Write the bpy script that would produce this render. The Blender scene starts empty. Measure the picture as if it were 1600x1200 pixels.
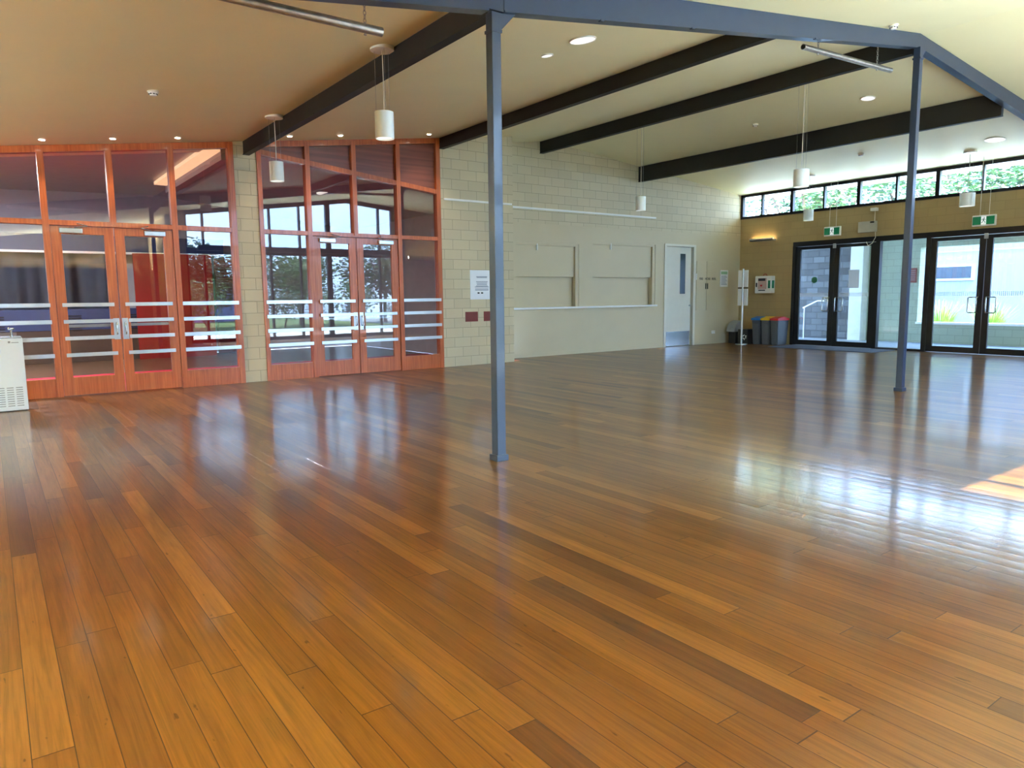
import bpy, bmesh, math, random
from mathutils import Vector, Matrix
PI = math.pi
SC = bpy.context.scene
COL = SC.collection

# ------------------------------------------------------------------ camera
YAW, PITCH, ROLL = math.radians(36.0213), math.radians(7.0197), math.radians(-0.6394)
fw = Vector((math.sin(YAW)*math.cos(PITCH), math.cos(YAW)*math.cos(PITCH), -math.sin(PITCH)))
rt = Vector((math.cos(YAW), -math.sin(YAW), 0)); up = rt.cross(fw)
r2 = math.cos(ROLL)*rt + math.sin(ROLL)*up
u2 = -math.sin(ROLL)*rt + math.cos(ROLL)*up
cam = bpy.data.cameras.new('camera'); camo = bpy.data.objects.new('camera', cam); COL.objects.link(camo)
cam.sensor_width = 36.0; cam.sensor_fit = 'HORIZONTAL'; cam.lens = 1120.24/1600*36.0
cam.clip_start = 0.05; cam.clip_end = 300
M = Matrix((r2, u2, -fw)).transposed().to_4x4(); M.translation = Vector((0, 0, 1.45))
camo.matrix_world = M
SC.camera = camo

# ------------------------------------------------------------------ exposure
SC.view_settings.view_transform = 'Standard'; SC.view_settings.look = 'None'
SC.view_settings.exposure = 1.85; SC.view_settings.gamma = 1.0; SC.view_settings.use_curve_mapping = False
SC.cycles.use_denoising = True
SC.cycles.max_bounces = 10; SC.cycles.diffuse_bounces = 6; SC.cycles.glossy_bounces = 5
SC.cycles.transparent_max_bounces = 24
SC.cycles.caustics_reflective = False; SC.cycles.caustics_refractive = False
SC.cycles.sample_clamp_indirect = 8.0

# ------------------------------------------------------------------ sky
W = bpy.data.worlds.new('sky'); SC.world = W; W.use_nodes = True
nt = W.node_tree; nt.nodes.clear()
def wn(t, **k):
    n = nt.nodes.new(t)
    for a, b in k.items(): setattr(n, a, b)
    return n
tc = wn('ShaderNodeTexCoord'); sp = wn('ShaderNodeSeparateXYZ'); nt.links.new(tc.outputs['Generated'], sp.inputs[0])
cr = wn('ShaderNodeValToRGB'); nt.links.new(sp.outputs['Z'], cr.inputs[0])
e = cr.color_ramp.elements
e[0].position = 0.0; e[0].color = (0.44, 0.62, 1.0, 1)
e[1].position = 0.75; e[1].color = (0.26, 0.46, 1.0, 1)
no = wn('ShaderNodeTexNoise'); no.inputs['Scale'].default_value = 2.2; no.inputs['Detail'].default_value = 6
nt.links.new(tc.outputs['Generated'], no.inputs['Vector'])
cr2 = wn('ShaderNodeValToRGB'); nt.links.new(no.outputs['Fac'], cr2.inputs[0])
cr2.color_ramp.elements[0].position = 0.45; cr2.color_ramp.elements[1].position = 0.7
mx = wn('ShaderNodeMix', data_type='RGBA'); nt.links.new(cr2.outputs[0], mx.inputs[0])
nt.links.new(cr.outputs[0], mx.inputs[6]); mx.inputs[7].default_value = (0.66, 0.79, 1.0, 1)
bg = wn('ShaderNodeBackground'); nt.links.new(mx.outputs[2], bg.inputs[0])
SKY = 6.0
bg.inputs[1].default_value = SKY
out = wn('ShaderNodeOutputWorld'); nt.links.new(bg.outputs[0], out.inputs[0])

# sun: comes in through the glazing on the near side wall
sl = bpy.data.lights.new('sun', 'SUN'); sl.energy = 14.0; sl.angle = math.radians(0.6); sl.color = (1.0, 0.93, 0.8)
so = bpy.data.objects.new('sun', sl); COL.objects.link(so)
sd = Vector((0.10, 1.0, -1.43)).normalized()
so.rotation_euler = sd.to_track_quat('-Z', 'Y').to_euler(); so.location = (8, -6, 12)

def portal(loc, rot, sx, sy):
    l = bpy.data.lights.new('window_portal', 'AREA'); l.shape = 'RECTANGLE'; l.size = sx; l.size_y = sy
    l.cycles.is_portal = True
    o = bpy.data.objects.new('window_portal', l); COL.objects.link(o); o.location = loc; o.rotation_euler = rot
portal((9.3, 0.25, 2.5), (PI/2, 0, 0), 7.2, 4.8)          # faces +Y
portal((18.35, 7.0, 3.95), (0, PI/2, 0), 0.8, 13.2)       # clerestory, faces -X
portal((18.35, 7.0, 1.4), (0, PI/2, 0), 2.9, 10.0)
portal((-2.3, -5.25, 1.6), (PI/2, 0, 0), 3.2, 2.6)

# fill uplights added on walls out of view to brighten the ceiling
def fill_uplight(loc, sx, sy, e, tilt=(0, 0), color=(0.90, 0.97, 1.0)):
    l = bpy.data.lights.new('trough_lamp', 'AREA'); l.shape = 'RECTANGLE'; l.size = sx; l.size_y = sy; l.energy = e; l.color = color
    o = bpy.data.objects.new('trough_lamp', l); COL.objects.link(o); o.location = loc; o.rotation_euler = (PI+tilt[0], tilt[1], 0)
FILL_TROUGHS = [(9.1, 0.55, 3.16, 6.8, 'X', 90, (-1.35, 0)), (15.6, 0.55, 3.0, 4.6, 'X', 45, (-1.35, 0)), (0.5, -4.8, 2.75, 8.0, 'X', 1500, (-1.2, 0)), (-4.3, 4.0, 2.5, 14.0, 'Y', 1500, (0, 1.2))]
for x, y, z, L, ax, e_, tl in FILL_TROUGHS:
    fill_uplight((x, y, z-0.045), L if ax == 'X' else 0.1, 0.1 if ax == 'X' else L, e_, tl)
# ------------------------------------------------------------------ helpers
def lin(c): return tuple((x/12.92 if x <= 0.04045 else ((x+0.055)/1.055)**2.4) for x in c)
def rgb(r, g, b): return lin((r/255, g/255, b/255))
class NT:
    def __init__(s, name):
        s.m = bpy.data.materials.new(name); s.m.use_nodes = True; s.t = s.m.node_tree
        s.b = s.t.nodes['Principled BSDF']; s.o = s.t.nodes['Material Output']
    def n(s, typ, ins=None, **k):
        n = s.t.nodes.new(typ)
        for a, b in k.items(): setattr(n, a, b)
        for a, b in (ins or {}).items():
            if isinstance(b, bpy.types.NodeSocket): s.t.links.new(b, n.inputs[a])
            else: n.inputs[a].default_value = b
        return n
    def math(s, op, a, b=0.0):
        return s.n('ShaderNodeMath', {0: a, 1: b}, operation=op).outputs[0]
    def link(s, a, b): s.t.links.new(a, b)
    def ramp(s, fac, stops):
        r = s.n('ShaderNodeValToRGB', {0: fac}); e = r.color_ramp.elements
        while len(e) < len(stops): e.new(0.5)
        for q, (p, c) in zip(e, stops): q.position = p; q.color = (*c, 1)
        return r.outputs[0]
def pm(name, col, rough=0.5, metal=0.0, noise=0.06, scale=6.0, bump=0.0, coat=0.0, emit=None, es=0.0, spec=0.5):
    s = NT(name); b = s.b
    b.inputs['Roughness'].default_value = rough; b.inputs['Metallic'].default_value = metal
    b.inputs['Coat Weight'].default_value = coat; b.inputs['Specular IOR Level'].default_value = spec
    tcn = s.n('ShaderNodeTexCoord')
    nz = s.n('ShaderNodeTexNoise', {'Vector': tcn.outputs['Object'], 'Scale': scale, 'Detail': 4.0})
    c0 = tuple(max(0, x*(1-noise)) for x in col); c1 = tuple(min(1, x*(1+noise)) for x in col)
    s.link(s.ramp(nz.outputs['Fac'], [(0.3, c0), (0.7, c1)]), b.inputs['Base Color'])
    if bump:
        n2 = s.n('ShaderNodeTexNoise', {'Vector': tcn.outputs['Object'], 'Scale': scale*25, 'Detail': 3.0})
        bp = s.n('ShaderNodeBump', {'Height': n2.outputs['Fac'], 'Strength': bump, 'Distance': 0.01})
        s.link(bp.outputs[0], b.inputs['Normal'])
    if emit:
        b.inputs['Emission Color'].default_value = (*emit, 1); b.inputs['Emission Strength'].default_value = es
    return s.m
def glass(name, tint=(0.9, 0.95, 0.94), k=1.7, base=0.03):
    s = NT(name)
    bf = s.n('ShaderNodeNewGeometry').outputs['Backfacing']
    fr = s.n('ShaderNodeFresnel', {'IOR': s.math('SUBTRACT', 1.45, s.math('MULTIPLY', bf, 1.45-1/1.45))})
    f = s.math('MINIMUM', s.math('ADD', s.math('MULTIPLY', fr.outputs[0], k), base), 1.0)
    tr = s.n('ShaderNodeBsdfTransparent', {'Color': (*tint, 1)})
    gl = s.n('ShaderNodeBsdfGlossy', {'Roughness': 0.0, 'Color': (1, 1, 1, 1)})
    mxs = s.n('ShaderNodeMixShader', {0: f, 1: tr.outputs[0], 2: gl.outputs[0]})
    s.link(mxs.outputs[0], s.o.inputs['Surface']); s.t.nodes.remove(s.b)
    return s.m
def blocks(name, col, axis, w=0.4, h=0.2, mortar=0.006, dark=0.62, rough=0.55, var=0.05, off=(0, 0), rot=False, bump=0.35):
    """painted concrete blockwork laid in stretcher bond; axis = horizontal world axis of the wall"""
    s = NT(name)
    g = s.n('ShaderNodeNewGeometry'); p = s.n('ShaderNodeSeparateXYZ', {0: g.outputs['Position']})
    uu = s.math('ADD', p.outputs[axis], off[0]); vv = s.math('ADD', p.outputs['Z'], off[1])
    cv = s.n('ShaderNodeCombineXYZ', {0: uu, 1: vv, 2: 0.0})
    c0 = tuple(x*(1-var) for x in col); c1 = tuple(min(1, x*(1+var)) for x in col); cm = tuple(x*dark for x in col)
    br = s.n('ShaderNodeTexBrick', {'Vector': cv.outputs[0], 'Color1': (*c0, 1), 'Color2': (*c1, 1), 'Mortar': (*cm, 1), 'Scale': 1.0,
        'Mortar Size': mortar, 'Mortar Smooth': 0.3, 'Bias': 0.0, 'Brick Width': w, 'Row Height': h}, offset=0.5)
    nz = s.n('ShaderNodeTexNoise', {'Vector': g.outputs['Position'], 'Scale': 55.0, 'Detail': 4.0})
    hgt = s.math('ADD', s.math('MULTIPLY', s.math('SUBTRACT', 1.0, br.outputs['Fac']), 1.0), s.math('MULTIPLY', nz.outputs['Fac'], 0.25))
    bp = s.n('ShaderNodeBump', {'Height': hgt, 'Strength': bump, 'Distance': 0.01})
    s.link(br.outputs['Color'], s.b.inputs['Base Color']); s.link(bp.outputs[0], s.b.inputs['Normal'])
    s.b.inputs['Roughness'].default_value = rough
    return s.m
def wood(name, c0, c1, axis='Z', rough=0.35, coat=0.2, sc=1.0):
    s = NT(name); g = s.n('ShaderNodeNewGeometry')
    scl = {'X': (1.5, 40, 40), 'Y': (40, 1.5, 40), 'Z': (40, 40, 1.5)}[axis]
    mp = s.n('ShaderNodeMapping', {'Vector': g.outputs['Position'], 'Scale': tuple(q*sc for q in scl)})
    nz = s.n('ShaderNodeTexNoise', {'Vector': mp.outputs[0], 'Scale': 1.0, 'Detail': 6.0, 'Distortion': 0.6})
    s.link(s.ramp(nz.outputs['Fac'], [(0.3, c0), (0.7, c1)]), s.b.inputs['Base Color'])
    s.b.inputs['Roughness'].default_value = rough; s.b.inputs['Coat Weight'].default_value = coat
    return s.m

class MB:
    def __init__(s): s.bm = bmesh.new()
    def box(s, x0, x1, y0, y1, z0, z1, bev=0.0, rot=None, piv=None):
        r = bmesh.ops.create_cube(s.bm, size=1.0); vs = r['verts']
        for v in vs:
            v.co = Vector(((x0+x1)/2+v.co.x*(x1-x0), (y0+y1)/2+v.co.y*(y1-y0), (z0+z1)/2+v.co.z*(z1-z0)))
        if bev:
            es = {e for v in vs for e in v.link_edges}
            rr = bmesh.ops.bevel(s.bm, geom=list(es), offset=bev, segments=2, affect='EDGES', profile=0.7)
            vs = list({v for f in rr['faces'] for v in f.verts} | {v for v in vs if v.is_valid})
        if rot is not None: bmesh.ops.rotate(s.bm, verts=vs, cent=piv or Vector(((x0+x1)/2, (y0+y1)/2, (z0+z1)/2)), matrix=rot)
        return s
    def prism(s, pts, vec):
        """polygon pts (3-D list) extruded by vec"""
        vec = Vector(vec); a = [s.bm.verts.new(p) for p in pts]; b = [s.bm.verts.new(Vector(p)+vec) for p in pts]
        n = len(pts); fs = [s.bm.faces.new(a), s.bm.faces.new(b[::-1])]
        for i in range(n): fs.append(s.bm.faces.new((a[i], b[i], b[(i+1) % n], a[(i+1) % n])))
        bmesh.ops.recalc_face_normals(s.bm, faces=fs)
        return s
    def cyl(s, p0, p1, r, r1=None, seg=20, caps=True):
        p0 = Vector(p0); p1 = Vector(p1); d = p1-p0
        q = Vector((0, 0, 1)).rotation_difference(d.normalized()).to_matrix().to_4x4()
        m = Matrix.Translation((p0+p1)/2) @ q
        bmesh.ops.create_cone(s.bm, cap_ends=caps, segments=seg, radius1=r, radius2=r if r1 is None else r1, depth=d.length, matrix=m)
        return s
    def tube(s, p0, p1, ro, ri, seg=24):
        """open ended hollow pipe"""
        p0 = Vector(p0); p1 = Vector(p1); d = p1-p0
        q = Vector((0, 0, 1)).rotation_difference(d.normalized()).to_matrix()
        rings = []
        for p, r in ((p0, ro), (p1, ro), (p1, ri), (p0, ri)):
            rings.append([s.bm.verts.new(p+q @ Vector((r*math.cos(2*PI*i/seg), r*math.sin(2*PI*i/seg), 0))) for i in range(seg)])
        fs = []
        for k in range(4):
            a, b = rings[k], rings[(k+1) % 4]
            for i in range(seg): fs.append(s.bm.faces.new((a[i], a[(i+1) % seg], b[(i+1) % seg], b[i])))
        bmesh.ops.recalc_face_normals(s.bm, faces=fs)
        return s
    def path(s, pts, r, seg=10):
        pts = [Vector(p) for p in pts]; rings = []
        for i, p in enumerate(pts):
            t = (pts[min(i+1, len(pts)-1)]-pts[max(i-1, 0)]).normalized()
            q = Vector((0, 0, 1)).rotation_difference(t).to_matrix()
            rings.append([s.bm.verts.new(p+q @ Vector((r*math.cos(2*PI*k/seg), r*math.sin(2*PI*k/seg), 0))) for k in range(seg)])
        fs = []
        for a, b in zip(rings, rings[1:]):
            # align b to a
            best = min(range(seg), key=lambda o: sum((a[i].co-b[(i+o) % seg].co).length for i in range(0, seg, 3)))
            b[:] = b[best:]+b[:best]
            for i in range(seg): fs.append(s.bm.faces.new((a[i], a[(i+1) % seg], b[(i+1) % seg], b[i])))
        fs.append(s.bm.faces.new(rings[0][::-1])); fs.append(s.bm.faces.new(rings[-1]))
        bmesh.ops.recalc_face_normals(s.bm, faces=fs)
        return s
    def torus(s, c, R, r, mat=None, stretch=1.0, seg=14, ts=6):
        vs = []
        for i in range(seg):
            a = 2*PI*i/seg; ring = []
            for k in range(ts):
                b = 2*PI*k/ts
                v = Vector(((R+r*math.cos(b))*math.cos(a), r*math.sin(b), (R*stretch+r*math.cos(b))*math.sin(a)))
                if mat: v = mat @ v
                ring.append(s.bm.verts.new(v+Vector(c)))
            vs.append(ring)
        for i in range(seg):
            for k in range(ts):
                s.bm.faces.new((vs[i][k], vs[(i+1) % seg][k], vs[(i+1) % seg][(k+1) % ts], vs[i][(k+1) % ts]))
        return s
    def sphere(s, c, r, sx=1, sy=1, sz=1):
        m = Matrix.Translation(c) @ Matrix.Diagonal((sx, sy, sz, 1))
        bmesh.ops.create_uvsphere(s.bm, u_segments=16, v_segments=10, radius=r, matrix=m); return s
    def build(s, name, mat, parent=None, smooth=False, autos=False):
        me = bpy.data.meshes.new(name)
        if parent is not None:
            inv = wloc(parent)
            bmesh.ops.translate(s.bm, verts=s.bm.verts, vec=-inv)
        s.bm.normal_update(); s.bm.to_mesh(me); s.bm.free()
        for mt in (mat if isinstance(mat, (list, tuple)) else [mat]): me.materials.append(mt)
        if smooth:
            for p in me.polygons: p.use_smooth = True
            if autos: me.set_sharp_from_angle(angle=math.radians(35))
        o = bpy.data.objects.new(name, me); COL.objects.link(o)
        if parent is not None: o.parent = parent
        return o
def wloc(o):
    v = Vector((0, 0, 0))
    while o is not None: v = v+o.location; o = o.parent
    return v
def tag(o, label=None, cat=None, group=None, kind=None):
    if label: o['label'] = label
    if cat: o['category'] = cat
    if group: o['group'] = group
    if kind: o['kind'] = kind
    return o
def thing(name, loc, label, cat, group=None):
    o = bpy.data.objects.new(name, None); COL.objects.link(o); o.location = loc; o.empty_display_size = 0.1
    return tag(o, label, cat, group)
def sroot(name, loc):
    o = bpy.data.objects.new(name, None); COL.objects.link(o); o.location = loc; o['kind'] = 'structure'; return o
def struct(mb, name, mat): return tag(mb.build(name, mat), kind='structure')
def copy_tree(o, parent=None):
    c = o.copy(); COL.objects.link(c)
    if parent is not None: c.parent = parent
    for ch in list(o.children): copy_tree(ch, c)
    return c
def text(name, body, size, loc, R, mat, parent, ext=0.0015, align='CENTER', bold=0.0):
    cu = bpy.data.curves.new('lettering', 'FONT'); cu.body = body; cu.size = size; cu.extrude = ext; cu.align_x = align; cu.align_y = 'CENTER'
    cu.offset = bold
    t = bpy.data.objects.new('lettering', cu); COL.objects.link(t)
    dg = bpy.context.evaluated_depsgraph_get(); dg.update()
    me = bpy.data.meshes.new_from_object(t.evaluated_get(dg)); bpy.data.objects.remove(t); bpy.data.curves.remove(cu)
    me.transform(R.to_4x4()); me.transform(Matrix.Translation(Vector(loc)-(wloc(parent) if parent else Vector((0, 0, 0)))))
    me.materials.clear(); me.materials.append(mat)
    o = bpy.data.objects.new(name, me); COL.objects.link(o); o.parent = parent
    return o
# orientation of a face: local x -> right for a viewer, local y -> up, z -> towards the viewer
R_LEFT = Matrix(((1, 0, 0), (0, 0, -1), (0, 1, 0)))           # wall facing -Y (viewer sees +X to the right)
R_RIGHT = Matrix(((0, 0, -1), (-1, 0, 0), (0, 1, 0)))         # wall facing -X (viewer sees -Y to the right)

# ------------------------------------------------------------------ materials
def floor_mat():
    s = NT('varnished timber boards'); g = s.n('ShaderNodeNewGeometry'); p = s.n('ShaderNodeSeparateXYZ', {0: g.outputs['Position']})
    X, Y = p.outputs['X'], p.outputs['Y']
    u = s.math('DIVIDE', X, 0.118); iu = s.math('FLOOR', u); fx = s.math('FRACT', u)
    r1 = s.n('ShaderNodeTexWhiteNoise', {'W': iu}, noise_dimensions='1D').outputs['Value']
    v = s.math('DIVIDE', s.math('ADD', Y, s.math('MULTIPLY', r1, 11.0)), s.math('ADD', 1.5, s.math('MULTIPLY', r1, 1.3)))
    iv = s.math('FLOOR', v); fy = s.math('FRACT', v)
    cell = s.n('ShaderNodeCombineXYZ', {0: iu, 1: iv, 2: 0.0})
    wn_ = s.n('ShaderNodeTexWhiteNoise', {'Vector': cell.outputs[0]}, noise_dimensions='2D')
    rv = wn_.outputs['Value']; rc = s.n('ShaderNodeSeparateColor', {0: wn_.outputs['Color']})
    base = s.ramp(rv, [(0.0, rgb(*FLOORC[0])), (0.12, rgb(*FLOORC[1])), (0.55, rgb(*FLOORC[2])), (0.85, rgb(*FLOORC[3])), (1.0, rgb(*FLOORC[4]))])
    gv = s.n('ShaderNodeCombineXYZ', {0: s.math('MULTIPLY', X, 55.0), 1: s.math('ADD', s.math('MULTIPLY', Y, 1.6), s.math('MULTIPLY', rv, 37.0)), 2: s.math('MULTIPLY', rc.outputs[1], 9.0)})
    gr = s.n('ShaderNodeTexNoise', {'Vector': gv.outputs[0], 'Scale': 1.0, 'Detail': 7.0, 'Roughness': 0.62, 'Distortion': 0.8})
    gv2 = s.n('ShaderNodeCombineXYZ', {0: s.math('MULTIPLY', X, 14.0), 1: s.math('ADD', s.math('MULTIPLY', Y, 1.1), s.math('MULTIPLY', rv, 57.0)), 2: s.math('MULTIPLY', rc.outputs[0], 9.0)})
    gr2 = s.n('ShaderNodeTexNoise', {'Vector': gv2.outputs[0], 'Scale': 1.0, 'Detail': 4.0, 'Distortion': 1.5})
    shade = s.ramp(gr.outputs['Fac'], [(0.25, (0.6,)*3), (0.5, (0.95,)*3), (0.75, (1.2,)*3)])
    shade2 = s.ramp(gr2.outputs['Fac'], [(0.3, (0.8, 0.77, 0.72)), (0.55, (1.0,)*3), (0.8, (1.08,)*3)])
    m1 = s.n('ShaderNodeMix', {0: 1.0, 6: base, 7: shade}, data_type='RGBA', blend_type='MULTIPLY').outputs[2]
    m2 = s.n('ShaderNodeMix', {0: 1.0, 6: m1, 7: shade2}, data_type='RGBA', blend_type='MULTIPLY').outputs[2]
    # nail holes / gum flecks
    fl = s.n('ShaderNodeTexNoise', {'Vector': s.n('ShaderNodeMapping', {'Vector': g.outputs['Position'], 'Scale': (30, 9, 1)}).outputs[0], 'Scale': 1.0, 'Detail': 2.0})
    flf = s.ramp(fl.outputs['Fac'], [(0.24, (0.45,)*3), (0.29, (1.0,)*3)])
    m2 = s.n('ShaderNodeMix', {0: 1.0, 6: m2, 7: flf}, data_type='RGBA', blend_type='MULTIPLY').outputs[2]
    ex = s.math('MINIMUM', fx, s.math('SUBTRACT', 1.0, fx)); ey = s.math('MINIMUM', fy, s.math('SUBTRACT', 1.0, fy))
    gx = s.math('LESS_THAN', ex, 0.015); gy = s.math('LESS_THAN', ey, 0.0011); gap = s.math('MAXIMUM', gx, gy)
    m3 = s.n('ShaderNodeMix', {0: s.math('MULTIPLY', gap, 0.85), 6: m2, 7: (*rgb(45, 22, 8), 1)}, data_type='RGBA').outputs[2]
    tilt = s.math('MULTIPLY', s.math('MULTIPLY', s.math('SUBTRACT', rc.outputs[2], 0.5), fx), 0.0011)
    cup = s.math('MULTIPLY', s.math('MULTIPLY', fx, s.math('SUBTRACT', 1.0, fx)), 0.0009)
    lw = s.n('ShaderNodeTexNoise', {'Vector': g.outputs['Position'], 'Scale': 1.3, 'Detail': 3.0}).outputs['Fac']
    h = s.math('ADD', s.math('ADD', tilt, cup), s.math('ADD', s.math('MULTIPLY', lw, 0.0022), s.math('MULTIPLY', gap, -0.0004)))
    bp = s.n('ShaderNodeBump', {'Height': h, 'Strength': 1.0, 'Distance': 1.0})
    rn = s.n('ShaderNodeTexNoise', {'Vector': g.outputs['Position'], 'Scale': 2.5, 'Detail': 5.0})
    fr = s.n('ShaderNodeFresnel', {'IOR': 1.5, 'Normal': bp.outputs[0]})
    f = s.math('MINIMUM', s.math('MULTIPLY', fr.outputs[0], 1.45), 0.40)
    df = s.n('ShaderNodeBsdfDiffuse', {'Color': m3, 'Normal': bp.outputs[0]})
    gl = s.n('ShaderNodeBsdfGlossy', {'Color': (1, 1, 1, 1), 'Roughness': s.math('ADD', 0.09, s.math('MULTIPLY', rn.outputs['Fac'], 0.08)), 'Normal': bp.outputs[0]})
    g2 = s.n('ShaderNodeBsdfGlossy', {'Color': (1, 1, 1, 1), 'Roughness': 0.29, 'Normal': bp.outputs[0]})
    gm = s.n('ShaderNodeMixShader', {0: 0.24, 1: gl.outputs[0], 2: g2.outputs[0]})
    s.link(s.n('ShaderNodeMixShader', {0: f, 1: df.outputs[0], 2: gm.outputs[0]}).outputs[0], s.o.inputs['Surface']); s.t.nodes.remove(s.b)
    return s.m
FLOORC = [(84, 50, 17), (106, 66, 21), (115, 73, 23), (123, 80, 27), (141, 95, 37)]
m_floor = floor_mat()
C_WALL = rgb(203, 190, 158)
m_ceil = pm('cream ceiling paint', rgb(241, 236, 193), 0.55, noise=0.015, scale=1.5)
m_blkL = blocks('cream painted blockwork', C_WALL, 'X')
m_smooth = pm('cream smooth wall paint', C_WALL, 0.5, noise=0.02, scale=2)
m_blkR = blocks('tan painted blockwork', rgb(170, 148, 104), 'Y', dark=0.85, var=0.03, bump=0.15)  # browner tone than the cream blockwork
m_steel = pm('blue grey steel paint', rgb(40, 56, 82), 0.38, noise=0.05, scale=9, coat=0.2)
m_beam = pm('charcoal beam paint', rgb(16, 15, 14), 0.6, noise=0.08, scale=5)
m_gloss = wood('orange stained timber', rgb(160, 76, 34), rgb(196, 106, 56), 'Z')
m_glossX = wood('orange stained timber rail', rgb(160, 76, 34), rgb(196, 106, 56), 'X')
m_ply = wood('reddish plywood', rgb(98, 50, 38), rgb(138, 78, 60), 'X', sc=0.3, rough=0.3)
m_glassL = glass('tinted interior glazing', (0.84, 0.84, 0.84), 1.4, 0.012)
m_glass = glass('clear glazing', (0.9, 0.96, 0.95), 1.5, 0.0)
m_black = pm('black aluminium frame', rgb(26, 26, 30), 0.3, 0.3)
m_chrome = pm('brushed aluminium', rgb(185, 192, 198), 0.3, 0.9)
m_ss = pm('stainless steel', rgb(190, 195, 200), 0.2, 1.0, scale=3)
m_galv = pm('galvanised pipe', rgb(175, 172, 168), 0.35, 0.8, noise=0.2, scale=14)
m_white = pm('white satin paint', rgb(238, 238, 235), 0.4, noise=0.02)
m_offw = pm('off white plastic', rgb(225, 220, 205), 0.45, noise=0.02)
m_pend = pm('translucent white lampshade', rgb(242, 250, 250), 0.35, noise=0.01)
m_cool = pm('white enamel', rgb(236, 246, 252), 0.3, noise=0.01)
m_door = pm('pale grey door paint', rgb(216, 212, 196), 0.35, noise=0.02)
m_dark = pm('dark glass strip', rgb(40, 50, 52), 0.15)
m_blackp = pm('black plastic', rgb(22, 22, 24), 0.5)
m_grey = pm('grey plastic', rgb(140, 145, 150), 0.5)
m_boxg = pm('light grey metal box', rgb(190, 188, 175), 0.5)
m_bin = pm('charcoal bin plastic', rgb(78, 84, 94), 0.45)
m_blue = pm('blue plastic', rgb(25, 115, 190), 0.4)
m_yel = pm('yellow plastic', rgb(235, 190, 40), 0.4)
m_red = pm('red plastic', rgb(205, 30, 40), 0.4)
m_mat = pm('slate blue door mat', rgb(86, 96, 118), 0.9, noise=0.12, scale=40, bump=0.5)
m_paper = pm('white paper', rgb(240, 244, 250), 0.6, noise=0.01)
m_ink = pm('grey printed ink', rgb(110, 125, 150), 0.6)
m_inkd = pm('dark printed ink', rgb(40, 42, 50), 0.6)
m_redbox = pm('dark red vent plate', rgb(120, 42, 38), 0.5)
m_green = pm('green sign face', rgb(0, 120, 75), 0.4, emit=rgb(0, 110, 75), es=0.06)
m_signw = pm('lit white sign figure', rgb(245, 250, 250), 0.4, emit=rgb(235, 250, 255), es=0.16)
m_lamp = pm('lit lamp lens', (1, 0.95, 0.85), 0.4, emit=(1.0, 0.9, 0.75), es=9.0)
m_disc = pm('frosted light disc', rgb(250, 250, 245), 0.4, emit=(1.0, 0.97, 0.9), es=0.3)
m_tube = pm('lit warm tube', (1, 0.9, 0.7), 0.4, emit=(1.0, 0.72, 0.38), es=5.0)
m_navy = pm('navy painted fascia', rgb(44, 58, 98), 0.5)
m_crim = pm('crimson carpet', rgb(185, 16, 50), 0.9, noise=0.1, scale=60)
m_crimw = pm('crimson wall panel', rgb(140, 0, 3), 0.6)
m_hall = pm('mauve grey hall paint', rgb(164, 164, 172), 0.6)
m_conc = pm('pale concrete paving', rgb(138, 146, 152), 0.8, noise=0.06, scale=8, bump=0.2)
m_grass = pm('green ground cover', rgb(86, 112, 60), 0.95, noise=0.3, scale=20, bump=0.5)
m_leafA = pm('grey green leaves', rgb(84, 112, 86), 0.5, noise=0.35, scale=3)
m_leafB = pm('bright green leaves', rgb(92, 124, 72), 0.5, noise=0.35, scale=3)
m_leafC = pm('dark green leaves', rgb(56, 82, 56), 0.5, noise=0.35, scale=3)
m_lime = pm('lime grass blades', rgb(125, 165, 60), 0.5, noise=0.3, scale=6)
m_bark = pm('grey brown bark', rgb(110, 92, 78), 0.9, noise=0.25, scale=12, bump=0.6)

_p = NT('backlit white paper'); _d = _p.n('ShaderNodeBsdfDiffuse', {'Color': (0.85, 0.87, 0.9, 1)}); _t = _p.n('ShaderNodeBsdfTranslucent', {'Color': (0.85, 0.87, 0.9, 1)})
_p.link(_p.n('ShaderNodeMixShader', {0: 0.4, 1: _d.outputs[0], 2: _t.outputs[0]}).outputs[0], _p.o.inputs['Surface']); m_thin = _p.m
# ------------------------------------------------------------------ room shell
RX = 10.95                                   # ridge
def ceil_z(x): return 5.02-0.13*(RX-x) if x < RX else 5.02-0.1*(x-RX)
YL, YS, XR, YG = 12.73, 13.45, 18.2, 0.4     # timber glazing wall, recessed servery wall, far wall, side glazing
X0, YB = -4.5, -5.0                          # side wall behind, rear wall
struct(MB().box(X0, 9.6, 0.4, YL+0.13, -0.15, 0).box(9.6, XR, 0.4, YS+0.24, -0.15, 0).box(X0, 5.4, YB, 0.4, -0.15, 0), 'floor', m_floor)
cb = MB()
cb.prism([(X0-0.3, YB-0.3, ceil_z(X0-0.3)), (5.36, YB-0.3, ceil_z(5.36)), (5.36, YB-0.3, ceil_z(5.36)+0.18), (X0-0.3, YB-0.3, ceil_z(X0-0.3)+0.18)], (0, YS+0.6-YB, 0))
cb.prism([(5.36, YG-0.9, ceil_z(5.36)), (RX, YG-0.9, 5.02), (RX, YG-0.9, 5.2), (5.36, YG-0.9, ceil_z(5.36)+0.18)], (0, YS+1.2-YG, 0))
cb.prism([(RX, YG-0.9, 5.02), (18.9, YG-0.9, ceil_z(18.9)), (18.9, YG-0.9, ceil_z(18.9)+0.18), (RX, YG-0.9, 5.2)], (0, YS+1.2-YG, 0))
struct(cb, 'ceiling', m_ceil)
wl = MB()
def gable(mb, x0, x1, y, z0, vy):
    xs = [x0]+([RX] if x0 < RX < x1 else [])+[x1]
    pts = [(x1, y, z0), (x0, y, z0)]+[(x, y, ceil_z(x)) for x in xs]
    mb.prism(pts, (0, vy, 0))
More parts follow.
